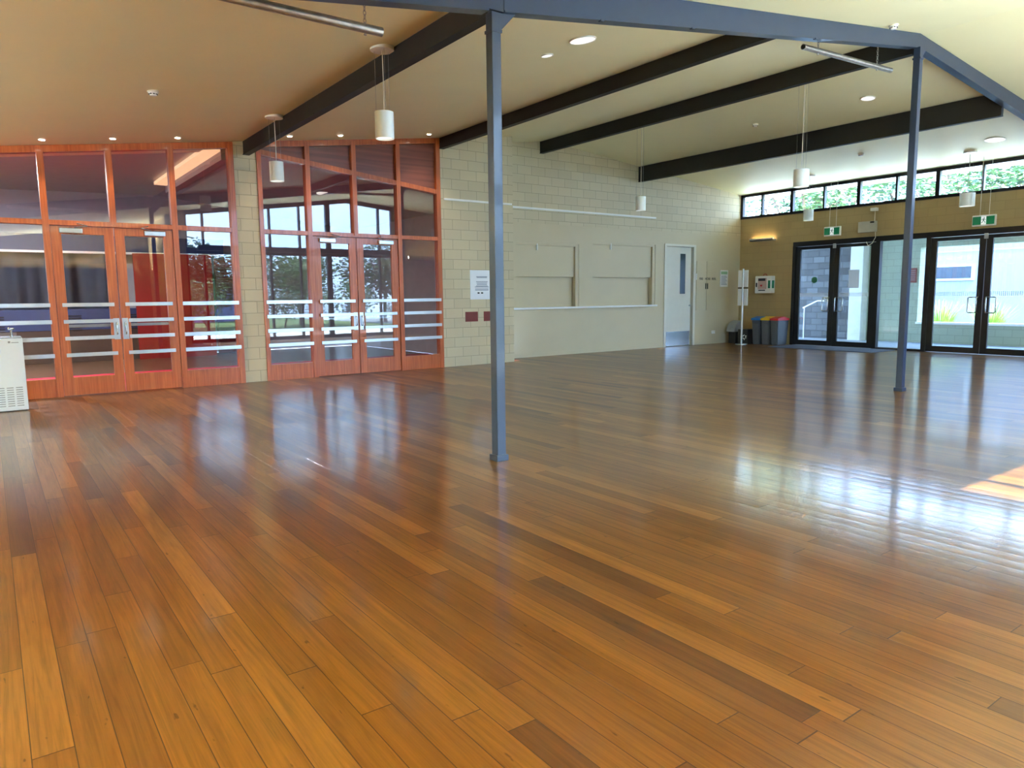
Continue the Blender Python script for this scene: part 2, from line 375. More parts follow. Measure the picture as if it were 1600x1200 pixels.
gable(wl, 3.536, 3.915, YL, 0, 0.22); gable(wl, 7.525, 9.33, YL, 0, 0.22)
wl.prism([(9.31, YL+0.22, 0), (9.31, YS+0.3, 0), (9.31, YS+0.3, ceil_z(9.33)), (9.31, YL+0.22, ceil_z(9.33))], (-0.2, 0, 0))
struct(wl, 'wall_left', m_blkL)
# servery wall: smooth render below, blockwork above
SO = [(9.93, 11.85, 1.17, 2.68), (12.31, 14.57, 1.17, 2.76)]; DO = (14.95, 16.16, 0, 2.76)
sw = MB()
cuts = [9.31, SO[0][0], SO[0][1], SO[1][0], SO[1][1], DO[0], DO[1], XR+0.2]
for i, (a, b) in enumerate(zip(cuts, cuts[1:])):
    if i in (1, 3):
        z0, z1 = SO[i//2][2:]
        sw.box(a, b, YS, YS+0.25, 0, z0); sw.box(a, b, YS, YS+0.25, z1, 3.12)
    elif i == 5: sw.box(a, b, YS, YS+0.25, DO[3], 3.12)
    else: sw.box(a, b, YS, YS+0.25, 0, 3.12)
sw.box(9.4, 12.2+2.5, YS+0.19, YS+0.25, 1.0, 2.9).box(DO[0]-0.05, DO[1]+0.05, YS+0.19, YS+0.25, 0, 2.9)
struct(sw, 'wall_back', m_smooth)
ub = MB(); gable(ub, 9.31, XR+0.2, YS, 3.12, 0.25); struct(ub, 'wall_upper', m_blkL)
# servery openings: a forward upper board and a recessed lower board behind a shallow frame
for k, (a, b, z0, z1) in enumerate(SO):
    r = thing('servery_shutter', (a, YS, z0), ['closed cream servery shutter nearer the timber doors, above the long white sill', 'closed cream servery shutter beside the white kitchen door, above the long sill'][k], 'servery hatch', 'servery shutters')
    MB().box(a, b-0.12, YS+0.05, YS+0.09, z0+0.72, z1-0.06, 0.004).build('upper_board', m_smooth, r)
    MB().box(a, b-0.12, YS+0.13, YS+0.16, z0, z0+0.76, 0.004).build('lower_board', m_smooth, r)
    MB().box(b-0.10, b, YS+0.012, YS+0.14, z0, z1, 0.004).box(a, b-0.1, YS+0.012, YS+0.14, z1-0.06, z1, 0.004).build('frame', m_smooth, r)
    MB().box(a+0.62, a+0.645, YS-0.0, YS+0.05, z1-0.17, z1-0.02, 0.004).build('latch', m_white, r)
tag(MB().box(9.6, 14.58, YS-0.09, YS+0.05, 1.125, 1.17, 0.006).build('servery_sill', m_white), 'long white sill running beneath both servery shutters', 'sill')
struct(MB().box(9.6, DO[0], YS-0.012, YS, 0, 0.09), 'baseboard_back', m_smooth)
# right wall
OPEN = [(11.72, 5.62)]
rw = MB()
rw.box(XR, XR+0.25, 11.70, YS+0.25, 0, 3.6).box(XR, XR+0.25, 0.15, 11.70, 2.83, 3.6).box(XR, XR+0.25, 0.15, 5.40, 0, 2.83)
struct(rw, 'wall_right', m_blkR)
# near-side wall (behind the right edge of the picture, seen in reflections) and the rear of the hall
fwl = MB()
gable(fwl, 12.75, XR+0.25, YG-0.25, 0, 0.25)
gable(fwl, X0, 5.68, YG-0.25, 0, 0.0001) if False else None
struct(fwl, 'wall_front', m_blkR); fwl = MB()
fwl.prism([(5.36, YG-0.02, 0), (5.36, YB-0.25, 0), (5.36, YB-0.25, ceil_z(5.36)), (5.36, YG-0.02, ceil_z(5.36))], (-0.2, 0, 0))
struct(fwl, 'wall_side', m_blkR)
rr = MB()
gable(rr, X0, -3.9, YB-0.25, 0, 0.25); gable(rr, -0.7, 5.3, YB-0.25, 0, 0.25); rr.box(-3.9, -0.7, YB-0.25, YB, 2.9, ceil_z(-3.9)).box(-3.9, -0.7, YB-0.25, YB, 0, 0.3)
rr.box(X0-0.25, X0, YB-0.25, YS+0.3, 0, ceil_z(X0)+0.05)
struct(rr, 'wall_rear', pm('brown rear wall paint', rgb(84, 74, 62), 0.5, noise=0.02, scale=2))  # unseen wall toned dark so its reflection in the screens stays faint

# ------------------------------------------------------------------ timber glazed screens
def ftop(x): return 3.59+0.129*x          # underside line that follows the ceiling
TW = 0.085
def screen(idx, xs, slope=None):
    """xs: outer edges and mullion centres"""
    root = sroot('window_%d' % idx, (xs[0], YL, 0))
    fm = MB(); y0, y1 = YL-0.015, YL+0.11
    # head following the ceiling
    def bar_slanted(xa, xb, za, zb, hgt, ya=y0, yb=y1):
        fm.prism([(xa, ya, za-hgt), (xb, ya, zb-hgt), (xb, ya, zb), (xa, ya, za)], (0, yb-ya, 0))
    bar_slanted(xs[0], xs[-1], ceil_z(xs[0])-0.004, ceil_z(xs[-1])-0.004, 0.10)
    fm.box(xs[0], xs[-1], y0, y1, 2.565, 2.64, 0.004)
    n = len(xs)
    for i, x in enumerate(xs):
        if i == 0: a, b = x, x+0.075
        elif i == n-1: a, b = x-0.09, x
        else: a, b = x-TW/2, x+TW/2
        door_edge = (n == 5 and i == 2)
        z0 = 2.6 if door_edge else 0.0
        fm.prism([(a, y0-0.01, z0), (b, y0-0.01, z0), (b, y0-0.01, ceil_z(b)-0.03), (a, y0-0.01, ceil_z(a)-0.03)], (0, y1-y0+0.01, 0))
    if slope:
        z_at = lambda x: slope[0]+(slope[1]-slope[0])*(x-xs[0])/(xs[-1]-xs[0])
        bar_slanted(xs[0]+0.05, xs[-1]-0.05, z_at(xs[0]+0.05), z_at(xs[-1]-0.05), 0.085, y0-0.004, y1)
        pl = MB(); pl.prism([(xs[0]+0.06, YL+0.05, z_at(xs[0]+0.06)-0.04), (xs[-1]-0.06, YL+0.05, z_at(xs[-1]-0.06)-0.04), (xs[-1]-0.06, YL+0.05, ceil_z(xs[-1]-0.06)-0.06), (xs[0]+0.06, YL+0.05, ceil_z(xs[0]+0.06)-0.06)], (0, 0.02, 0))
        pl.build('plywood_panel', m_ply, root)
    # bottom rails of the fixed side lights
    side = [(xs[0]+0.05, xs[1]-TW/2), (xs[3]+TW/2, xs[4]-0.06)]
    for a, b in side: fm.box(a, b, y0+0.01, y1-0.02, 0.0, 0.28, 0.004)
    fr = fm.build('window_frame', m_gloss, root)
    g = MB(); top = (lambda x: (z_at(x)-0.05)) if slope else (lambda x: ceil_z(x)-0.07)
    for a, b in zip(xs, xs[1:]):
        a2, b2 = a+0.03, b-0.03
        g.prism([(a2, YL+0.045, 2.62), (b2, YL+0.045, 2.62), (b2, YL+0.045, top(b2)), (a2, YL+0.045, top(a2))], (0, 0.006, 0))
    for a, b in side: g.box(a, b, YL+0.045, YL+0.051, 0.27, 2.6)
    g.build('window_glass', m_glassL, root)
    for a, b in side:
        for z in (1.385, 1.134, 0.882, 0.629):
            rail = MB().box(a-0.01, b+0.01, YL-0.05, YL-0.038, z-0.03, z+0.03, 0.003)
            for x in (a+0.02, b-0.02): rail.cyl((x, YL-0.04, z), (x, YL+0.0, z), 0.012)
            rail.build('push_rail', m_chrome, root)
    return root
def leaf(idx, x0, x1, hinge_left, lit):
    root = sroot('door_%d' % idx, (x0, YL, 0)); a, b = x0+0.006, x1-0.006; y0, y1 = YL+0.0, YL+0.055; st = 0.135
    f = MB(); f.box(a, a+st, y0, y1, 0.012, 2.555, 0.004); f.box(b-st, b, y0, y1, 0.012, 2.555, 0.004)
    f.box(a+st, b-st, y0+0.001, y1-0.001, 0.012, 0.285, 0.003); f.box(a+st, b-st, y0+0.001, y1-0.001, 2.44, 2.555, 0.003)
    f.build('door_frame', m_gloss, root)
    MB().box(a+st-0.01, b-st+0.01, YL+0.025, YL+0.031, 0.28, 2.45).build('door_glass', m_glassL, root)
    for z in (1.385, 1.134, 0.882, 0.629):
        xa, xb = a+0.07, b-0.07
        if z in (1.134, 0.882):
            if hinge_left: xb = b-0.10
            else: xa = a+0.10
        r = MB().box(xa, xb, YL-0.05, YL-0.038, z-0.028, z+0.028, 0.003)
        for x in (xa+0.03, xb-0.03): r.cyl((x, YL-0.04, z), (x, YL+0.002, z), 0.012)
        r.build('push_rail', m_chrome, root)
    r = MB().box(a+st, b-st, YL+0.10, YL+0.115, 1.04, 1.085, 0.003)
    for x in (a+st-0.03, b-st+0.03): r.box(x-0.03, x+0.03, YL+0.054, YL+0.11, 1.045, 1.08, 0.003)
    r.build('panic_bar', m_chrome, root)
    hx = b-0.055 if hinge_left else a+0.055
    h = MB().box(hx-0.042, hx+0.042, YL-0.004, YL+0.002, 0.84, 1.17, 0.003).build('handle_plate', m_chrome, root)
    MB().path([(hx, YL, 0.92), (hx, YL-0.045, 0.93), (hx, YL-0.05, 0.96), (hx, YL-0.05, 1.06), (hx, YL-0.045, 1.09), (hx, YL, 1.10)], 0.011).build('door_handle', m_ss, root, smooth=True)
    cx = a+0.11 if hinge_left else b-0.11; d = 1 if hinge_left else -1
    c = MB().box(min(cx, cx+0.3*d), max(cx, cx+0.3*d), YL-0.055, YL-0.002, 2.455, 2.525, 0.008).build('door_closer', m_chrome, root)
    MB().path([(cx+0.2*d, YL-0.03, 2.53), (cx+0.36*d, YL-0.14, 2.56), (cx+0.24*d, YL-0.02, 2.60)], 0.009).build('closer_arm', m_chrome, root, smooth=True)
xa = [-0.08, 0.803, 1.686, 2.564, 3.536]; xb = [3.915, 4.806, 5.687, 6.596, 7.525]
screen(1, [-1.0, -0.08, 0.803] if False else xa); screen(2, xb, (3.985, 3.555))
for i, (a, b, hl) in enumerate([(xa[1]+TW/2, xa[2], True), (xa[2], xa[3]-TW/2, False), (xb[1]+TW/2, xb[2], True), (xb[2], xb[3]-TW/2, False)]):
    leaf(i+1, a, b, hl, i > 1)
# the wall carries on to the left of the picture
wl2 = MB(); gable(wl2, X0, -0.08, YL, 0, 0.22); struct(wl2, 'wall_corner', m_blkL)

# ------------------------------------------------------------------ white kitchen door and wall cupboard
d5 = sroot('door_5', (DO[0], YS, 0))
MB().box(DO[0]-0.03, DO[0]+0.05, YS-0.02, YS+0.2, 0, 2.74, 0.004).box(DO[1]-0.05, DO[1]+0.04, YS-0.02, YS+0.2, 0, 2.74, 0.004).box(DO[0]-0.03, DO[1]+0.04, YS-0.02, YS+0.2, 2.74, 2.8, 0.004).build('door_frame', m_door, d5)
MB().box(DO[0]+0.055, DO[1]-0.11, YS+0.03, YS+0.075, 0.01, 2.73, 0.004).build('door_panel', m_door, d5)
MB().box(DO[1]-0.108, DO[1]-0.052, YS+0.10, YS+0.14, 0.0, 2.73).build('door_jamb', m_door, d5)
MB().box(15.60, 15.81, YS+0.024, YS+0.034, 1.45, 2.55, 0.003).build('vision_panel', m_dark, d5)
MB().box(DO[0]+0.075, DO[1]-0.13, YS+0.026, YS+0.032, 0.02, 0.41, 0.001).build('kick_plate', m_ss, d5)
MB().cyl((15.99, YS+0.03, 1.12), (15.99, YS-0.0, 1.12), 0.014).sphere((15.99, YS-0.01, 1.12), 0.022).build('door_knob', m_chrome, d5, smooth=True)

cu = thing('hose_cupboard', (16.25, YS, 0.98), 'cream double-door fire hose cupboard set in the wall right of the kitchen door', 'cupboard')
MB().box(16.25, 16.68, YS-0.012, YS-0.001, 0.98, 2.36, 0.003).build('cupboard_door', m_smooth, cu)
MB().box(16.69, 17.12, YS-0.012, YS-0.001, 0.98, 2.36, 0.003).build('cupboard_door', m_smooth, cu)
for x in (16.645, 16.725): MB().box(x-0.012, x+0.012, YS-0.03, YS-0.01, 1.58, 1.74, 0.003).build('cupboard_handle', m_blackp, cu)
for wd, wx in (('FIRE', 16.47), ('HOSE', 16.75), ('REEL', 17.03)): text('lettering', wd, 0.095, (wx-0.02, YS-0.014, 1.865), R_LEFT, m_inkd, cu, bold=0.001)

# ------------------------------------------------------------------ black aluminium entrance on the far wall
ent = sroot('window_3', (XR, 5.5, 0))
f = MB(); fx0, fx1 = XR-0.02, XR+0.12
f.box(fx0, fx1, 5.40, 11.70, 2.70, 2.83, 0.004)
for y, w in ((11.66, 0.09), (9.34, 0.11), (8.14, 0.10), (5.46, 0.11)): f.box(fx0, fx1, y-w/2, y+w/2, 0, 2.72, 0.003)
f.box(fx0+0.02, fx1-0.02, 8.14, 9.34, 0, 0.05)
f.build('window_frame', m_black, ent)
MB().box(XR+0.04, XR+0.05, 8.18, 9.29, 0.05, 2.71).build('window_glass', m_glass, ent)
def gdoor(idx, y0, y1, handle_low):
    """one glazed leaf between y0<y1; handle_low: handle at the y0 side"""
    root = sroot('door_%d' % idx, (XR, y0, 0)); st = 0.13; a, b = y0+0.006, y1-0.006; x0, x1 = XR+0.01, XR+0.065
    f = MB().box(x0, x1, a, a+st, 0.012, 2.69, 0.003).box(x0, x1, b-st, b, 0.012, 2.69, 0.003).box(x0, x1, a+st, b-st, 0.012, 0.15, 0.003).box(x0, x1, a+st, b-st, 2.61, 2.69, 0.003)
    f.build('door_frame', m_black, root)
    MB().box(XR+0.035, XR+0.043, a+st, b-st, 0.15, 2.61).build('door_glass', m_glass, root)
    # frosted dotted safety band
    d = MB(); y = a+st+0.02
    while y < b-st-0.02:
        for k in range(3): d.box(XR+0.030, XR+0.034, y, y+0.02, 1.335+k*0.035, 1.358+k*0.035)
        y += 0.04
    d.build('safety_band', M_BAND, root)
    hy = a+0.07 if handle_low else b-0.07; s = 1 if handle_low else -1
    hh = MB().path([(XR+0.01, hy+0.02*s, 0.95), (XR-0.06, hy+0.02*s, 0.95), (XR-0.07, hy+0.02*s, 0.97), (XR-0.07, hy+0.02*s, 1.28), (XR-0.06, hy+0.02*s, 1.30), (XR+0.01, hy+0.02*s, 1.30)], 0.014, 12)
    hh.build('door_handle', m_ss, root, smooth=True)
    hh = MB().path([(XR-0.03, hy, 0.95), (XR-0.03, hy+0.19*s, 0.95), (XR-0.03, hy+0.21*s, 0.97), (XR-0.03, hy+0.21*s, 1.28), (XR-0.03, hy+0.19*s, 1.30), (XR-0.03, hy, 1.30)], 0.014, 12)
    hh.build('pull_handle', m_ss, root, smooth=True)
M_BAND = pm('frosted film', rgb(225, 230, 232), 0.6)
gdoor(5+1, 10.49, 11.615, True); gdoor(7, 9.395, 10.49, False); gdoor(8, 6.92, 8.09, True); gdoor(9, 5.515, 6.92, False)
for y in (10.49, 6.92): tag(MB().box(XR-0.03, XR+0.0, y-0.04, y+0.04, 2.60, 2.72, 0.005).build('door_latch_plate', m_chrome), 'small silver latch plate at the head of the %s pair of glass doors' % ('left' if y > 9 else 'right'), 'latch')
# clerestory
cl = sroot('window_4', (XR, 7, 3.6)); f = MB(); zt = ceil_z(XR)
f.box(XR-0.02, XR+0.1, 0.15, YS+0.05, 3.60, 3.67, 0.003).box(XR-0.02, XR+0.1, 0.15, YS+0.05, zt-0.075, zt+0.05, 0.003)
y = 13.44; k = 0
ys = [13.42]+[12.74-0.945*i for i in range(14)]
for k, y in enumerate(ys):
    w = 0.09 if k % 2 == 0 else 0.05
    if y > 0.3: f.box(XR-0.02, XR+0.08, y-w/2, y+w/2, 3.63, zt-0.02, 0.002)
f.build('window_frame', m_black, cl)
MB().box(XR+0.04, XR+0.048, 0.15, YS, 3.65, zt-0.03).build('window_glass', m_glass, cl)
# wall above clerestory is the roof edge; reveal behind
# ------------------------------------------------------------------ tall glazed gable on the near side
gg = sroot('window_5', (9, YG, 0)); f = MB(); ya, yb = YG-0.2, YG-0.06
xs5 = [5.39, 5.92, 7.1, 8.1, 9.15, 10.2, 11.15, 12.2, 12.75]
for i, x in enumerate(xs5):
    w = 0.16 if i == 5 else 0.06
    f.box(x-w/2, x+w/2, ya, yb, 0, ceil_z(x)-0.02)
f.box(5.37, 12.75, ya, yb, 0, 0.12); f.box(5.37, 12.75, ya-0.03, yb+0.03, 2.93, 3.12)
for (x0, x1) in ((5.37, RX), (RX, 12.75)):
    f.prism([(x0, ya, ceil_z(x0)-0.14), (x1, ya, ceil_z(x1)-0.14), (x1, ya, ceil_z(x1)), (x0, ya, ceil_z(x0))], (0, yb-ya, 0))
f.build('window_frame', m_black, gg)
g = MB(); g.box(5.39, 12.75, YG-0.14, YG-0.132, 0.1, 3.0)
g.prism([(5.39, YG-0.14, 3.0), (12.75, YG-0.14, 3.0), (12.75, YG-0.14, ceil_z(12.75)-0.05), (RX, YG-0.14, 4.96), (5.39, YG-0.14, ceil_z(5.39)-0.05)], (0, 0.008, 0))
g.build('window_glass', m_glass, gg)
gr = sroot('window_6', (-2.3, YB, 0.3)); f = MB()  # unseen rear window added to let in more daylight
for x in (-3.87, -2.8, -1.75, -0.73): f.box(x-0.03, x+0.03, YB-0.2, YB-0.08, 0.3, 2.9)
f.box(-3.9, -0.7, YB-0.2, YB-0.08, 0.3, 0.36).box(-3.9, -0.7, YB-0.2, YB-0.08, 2.84, 2.9); f.build('window_frame', m_black, gr)
MB().box(-3.9, -0.7, YB-0.14, YB-0.132, 0.3, 2.9).build('window_glass', m_glass, gr)

# ------------------------------------------------------------------ steel posts, rafter and beams
def beam(name, x0, x1, y0, y1, zb, zt, label):
    """rectangular beam whose top follows the ceiling above it"""
    b = MB().box(x0, x1, y0, y1, zb, zb+0.012).box(x0+0.012, x1-0.012, y0, y1, zb+0.012, min(ceil_z(x0), ceil_z(x1))-0.003)
    return tag(b.build(name, m_beam), label, 'beam', 'charcoal ceiling beams')
beam('ceiling_beam', 3.69, 3.80, 5.19, YL-0.02, 3.852, 4.1, 'charcoal ceiling beam from the near blue-grey post to the pier between the timber screens')
beam('ceiling_beam', 7.515, 7.62, 5.19, YL-0.02, 4.36, 4.6, 'charcoal ceiling beam that meets the wall at the right end of the timber screens')
beam('ceiling_beam', 10.64, 10.745, 5.135, YS-0.005, 4.712, 5.0, 'charcoal ceiling beam running to the far post, beside the roof ridge')
beam('ceiling_beam', 13.88, 13.985, 5.19, YS-0.005, 4.33, 4.7, 'farthest charcoal ceiling beam, nearest the high strip windows')
rf = MB(); ya, yb = 5.07, 5.185
def zr(x): return 3.765+(4.80-3.765)*(x-3.57)/(10.72-3.57) if x < 10.75 else 4.80-0.105*(x-10.75)
for x0, x1 in ((-4.4, 3.50), (3.66, 10.75), (10.75, 17.9)):
    rf.prism([(x0, ya, zr(x0)), (x1, ya, zr(x1)), (x1, ya, zr(x1)+0.014), (x0, ya, zr(x0)+0.014)], (0, yb-ya, 0))
    rf.prism([(x0, ya+0.012, zr(x0)+0.014), (x1, ya+0.012, zr(x1)+0.014), (x1, ya+0.012, ceil_z(x1)-0.004), (x0, ya+0.012, ceil_z(x0)-0.004)], (0, yb-ya-0.024, 0))
for x in (4.75, 6.0, 8.2): rf.box(x-0.02, x+0.02, ya-0.006, ya+0.03, zr(x)-0.012, zr(x)+0.004)
rf.box(3.50, 3.66, ya+0.02, yb-0.02, 3.78, ceil_z(3.5)-0.02)
tag(rf.build('steel_rafter', m_steel), 'blue-grey steel rafter rising over both posts to the ridge', 'beam')
def post(x, y, ztop, label, bulge):
    r = thing('steel_post', (x, y, 0), label, 'post', 'blue-grey steel posts')
    h = 0.045
    MB().box(x-h, x+h, y-h, y+h, 0.0, ztop, 0.006).build('shaft', m_steel, r)
    MB().box(x-0.062, x+0.062, y-0.062, y+0.062, 0, 0.055, 0.008).build('base_shoe', m_steel, r)
    MB().box(x-0.052, x+0.052, y-0.055, y+0.055, ztop-0.16, ztop-0.135, 0.003).build('cap_plate', m_steel, r)
    z = ztop
    MB().prism([(x-0.03, y-0.02, ztop-0.15), (x+0.04, y-0.02, ztop-0.15), (x+0.215, y-0.02, ztop+0.028), (x-0.03, y-0.02, ztop-0.002)], (0, 0.04, 0)).build('gusset', m_steel, r)
post(3.577, 5.127, 3.765, 'nearest blue-grey steel post, left of centre, standing on the boards', 0)
post(10.72, 5.08, 4.795, 'farther blue-grey steel post under the roof ridge, right of centre', 0)

# ------------------------------------------------------------------ wall rails, notices, plates
tag(MB().box(7.60, 9.29, YL-0.03, YL-0.001, 3.375, 3.415, 0.004).build('picture_rail', m_white), 'short white picture rail on the block pier beside the timber screens', 'rail', 'white picture rails')
tag(MB().box(9.55, 14.55, YS-0.03, YS-0.001, 3.43, 3.475, 0.004).build('picture_rail', m_white), 'long white picture rail high above the servery shutters', 'rail', 'white picture rails')
n1 = thing('notice', (8.45, YL, 1.38), 'larger white printed notice on the block pier left of the near post', 'notice')
MB().box(8.20, 8.76, YL-0.008, YL-0.001, 1.38, 1.99).build('sheet', m_paper, n1)
t = MB()
random.seed(4)
for z in (1.855, 1.835, 1.75, 1.72, 1.69, 1.66, 1.64, 1.60, 1.575):
    w = random.uniform(0.13, 0.19); t.box(8.5-w, 8.5+w*0.9, YL-0.0095, YL-0.008, z-0.006, z+0.006)
for z in (1.855, 1.835):
    pass
t.build('printed_lines', m_ink, n1)
for bx in (8.38, 8.47): MB().box(bx, bx+0.05, YL-0.0095, YL-0.008, 1.50, 1.53).build('printed_badge', m_inkd, n1)
n2 = tag(MB().box(8.80, 9.03, YL-0.008, YL-0.001, 1.40, 1.74).build('notice', m_paper), 'narrow white notice mostly hidden behind the near post', 'notice')
for x, lb in ((8.07, 'dark red wall vent lower left of the printed notice'), (8.53, 'dark red wall vent half hidden by the near post')):
    r = thing('wall_vent', (x, YL, 0.92), lb, 'vent', 'dark red wall vents')
    MB().box(x, x+0.31, YL-0.012, YL-0.001, 0.92, 1.125, 0.003).build('plate', m_redbox, r)
    s_ = MB()
    for k in range(6): s_.box(x+0.03, x+0.28, YL-0.02, YL-0.012, 0.945+k*0.029, 0.952+k*0.029)
    s_.build('slats', pm('dark slat', rgb(80, 30, 26), 0.5) if 'dark slat' not in bpy.data.materials else bpy.data.materials['dark slat'], r)
pf = thing('framed_notice', (17.46, YS, 1.64), 'small framed notice with green heading beside the room corner', 'notice')
MB().box(17.29, 17.65, YS-0.012, YS-0.001, 1.64, 2.12).build('frame', m_white, pf)
MB().box(17.33, 17.61, YS-0.015, YS-0.012, 2.0, 2.08).build('heading', pm('pale green print', rgb(150, 190, 150), 0.6), pf)
t = MB()
for k in range(8): t.box(17.34, 17.60-0.03*(k % 3), YS-0.015, YS-0.012, 1.70+k*0.035, 1.712+k*0.035)
t.build('printed_lines', m_ink, pf)
sk = thing('power_socket', (17.03, YS, 0.3), 'small white power socket low on the wall near the corner', 'socket')
MB().box(16.96, 17.11, YS-0.015, YS-0.001, 0.29, 0.38, 0.004).build('plate', m_white, sk)
for bx in (16.985, 17.06): MB().box(bx, bx+0.025, YS-0.019, YS-0.014, 0.34, 0.365).build('rocker', m_offw, sk)
sk = thing('light_switch', (16.21, YS, 1.85), 'tall white light switch on the wall between kitchen door and cupboard', 'switch')
MB().box(16.205, 16.245, YS-0.03, YS-0.001, 1.84, 2.01, 0.004).build('plate', m_white, sk)
for bz in (1.94, 1.88): MB().box(16.215, 16.235, YS-0.036, YS-0.03, bz, bz+0.03, 0.002).build('rocker', m_offw, sk)

# ------------------------------------------------------------------ ceiling fittings
def on_ceiling(x): return ceil_z(x)
def downlight(x, y, label):
    z = ceil_z(x); r = thing('downlight', (x, y, z), label, 'downlight', 'lit downlights above the timber screens')
    MB().cyl((x, y, z-0.010), (x, y, z+0.004), 0.048, 0.052).build('trim_ring', m_white, r, smooth=True, autos=True)
    MB().cyl((x, y, z-0.014), (x, y, z-0.009), 0.036, 0.036).build('lens', m_lamp, r)
    return r
dls = [(0.818, 'lit downlight over the glazing left of the first timber doors, first of the row'), (1.705, 'lit downlight above the first pair of timber doors, second of the row'), (2.598, 'lit downlight right of the first timber doors, third of the row'),
       (4.359, 'lit downlight just right of the near ceiling beam, above the second screen'), (5.263, 'lit downlight above the second pair of timber doors'), (7.049, 'lit downlight above the right end of the second timber screen')]
for x, lb in dls:
    downlight(x, 12.28, lb)
    l = bpy.data.lights.new('downlight_lamp', 'SPOT'); l.energy = 14; l.color = (1, 0.85, 0.65); l.spot_size = math.radians(95); l.spot_blend = 0.6; l.shadow_soft_size = 0.04
    o = bpy.data.objects.new('downlight_lamp', l); COL.objects.link(o); o.location = (x, 12.28, ceil_z(x)-0.03)
def pendant(x, y, zc, label, drop_h=0.275, r0=0.10):
    z = ceil_z(x); r = thing('pendant_lamp', (x, y, z), label, 'pendant lamp', 'white cylinder pendant lamps')
    MB().cyl((x, y, z-0.035), (x, y, z+0.01), 0.125, 0.125, 32).build('ceiling_rose', m_white, r, smooth=True, autos=True)
    MB().path([(x, y, z-0.03), (x+0.004, y, (z+zc)/2), (x, y, zc+drop_h-0.01)], 0.0045, 6).build('cord', m_offw, r)
    for k in range(3):
        a = 2*PI*k/3+0.3; cx, cy = x+0.085*math.cos(a), y+0.085*math.sin(a)
        MB().cyl((cx, cy, z-0.03), (cx, cy, zc+drop_h-0.01), 0.0013, seg=5).build('suspension_wire', m_grey, r)
    sh = MB().tube((x, y, zc), (x, y, zc+drop_h), r0, r0-0.006, 36); sh.cyl((x, y, zc+drop_h-0.008), (x, y, zc+drop_h-0.002), r0-0.004, seg=36); sh.build('lamp_shade', m_pend, r, smooth=True, autos=True)
    MB().cyl((x, y, zc+0.02), (x, y, zc+0.028), r0-0.007, seg=36).build('diffuser', m_disc, r)
pendant(3.57, 10.67, 3.14, 'second nearest pendant lamp, hanging left of the near ceiling beam')
pendant(3.59, 7.2, 3.13, 'nearest and largest pendant lamp, hanging before the second timber screen')
pendant(10.88, 10.46, 3.135, 'pendant lamp hanging alone before the servery wall')
pendant(10.85, 6.88, 3.15, 'pendant lamp on a long cord left of the far post, mid hall', r0=0.12)
pendant(17.22, 6.97, 3.25, 'pendant lamp right of the far post, before the high windows', r0=0.145)
pendant(17.16, 10.64, 3.27, 'farthest pendant lamp, hanging near the left exit sign', r0=0.12)
def detector(x, y, label):
    z = ceil_z(x); r = thing('smoke_detector', (x, y, z), label, 'smoke detector', 'white smoke detectors')
    MB().cyl((x, y, z-0.02), (x, y, z+0.004), 0.06, 0.06, 24).build('base', m_offw, r, smooth=True, autos=True)
    MB().cyl((x, y, z-0.055), (x, y, z-0.02), 0.032, 0.05, 24).build('sensor_head', m_white, r, smooth=True, autos=True)
    v = MB()
    for k in range(8):
        a = 2*PI*k/8; v.box(x-0.010, x+0.010, y+0.040, y+0.048, z-0.043, z-0.034, rot=Matrix.Rotation(a, 3, 'Z'), piv=Vector((x, y, z)))
    v.build('vent_slots', m_blackp, r)
detector(1.741, 9.32, 'nearest smoke detector, alone on the left part of the ceiling')
detector(12.83, 9.2, 'smoke detector between the two farthest ceiling beams')
detector(9.75, 4.95, 'smoke detector just in front of the steel rafter near the ridge')
detector(16.04, 8.73, 'smoke detector on the far ceiling, before the high windows')
def disc(x, y, r0, label, name='ceiling_disc'):
    z = ceil_z(x); s = -0.13 if x < RX else 0.1
    r = thing(name, (x, y, z), label, 'ceiling light', 'round flush ceiling lights'); n = Vector((s, 0, 1)).normalized(); c = Vector((x, y, z))
    MB().tube(c-n*0.014, c+n*0.01, r0, r0-0.012, 36).build('trim_ring', m_white, r, smooth=True, autos=True)
    MB().cyl(c-n*0.009, c+n*0.008, r0-0.012, seg=36).build('diffuser', m_disc, r)
disc(5.75, 6.46, 0.155, 'large round white ceiling light nearest the rafter, left bay'); disc(5.745, 7.1, 0.075, 'small round ceiling light beside the larger near one')
disc(16.62, 6.29, 0.18, 'large round white ceiling light at far right'); disc(12.83, 6.9, 0.12, 'small round ceiling light left of the far post top')
def pipe(x0, z0, x1, z1, y, r0, chains, label):
    r = thing('hanging_pipe', ((x0+x1)/2, y, (z0+z1)/2), label, 'pipe', 'galvanised pipes hung on chains')
    MB().tube((x0, y, z0), (x1, y, z1), r0, r0-0.004).build('pipe', m_galv, r, smooth=True, autos=True)
    for cx in chains:
        cz = z0+(z1-z0)*(cx-x0)/(x1-x0)+r0; top = ceil_z(cx); c = MB(); z = cz+0.02; k = 0
        while z < top-0.012:
            c.torus((cx, y, z), 0.011, 0.003, Matrix.Rotation(PI/2*(k % 2), 3, 'Z'), 1.7); z += 0.0305; k += 1
        c.cyl((cx, y, cz-2*r0-0.012), (cx, y, cz+0.012), 0.005, seg=8); c.cyl((cx, y, cz-2*r0-0.016), (cx, y, cz-2*r0-0.004), 0.012, seg=6)
        c.torus((cx, y, top-0.01), 0.012, 0.003)
        c.build('chain', m_galv, r)
pipe(0.55, 3.572, 2.745, 3.562, 5.5, 0.036, (0.75, 2.60), 'galvanised pipe hung on a chain at the top left of the ceiling')
pipe(8.42, 4.465, 10.58, 4.545, 5.38, 0.034, (8.75, 10.2), 'galvanised pipe hung on a chain behind the rafter near the far post')

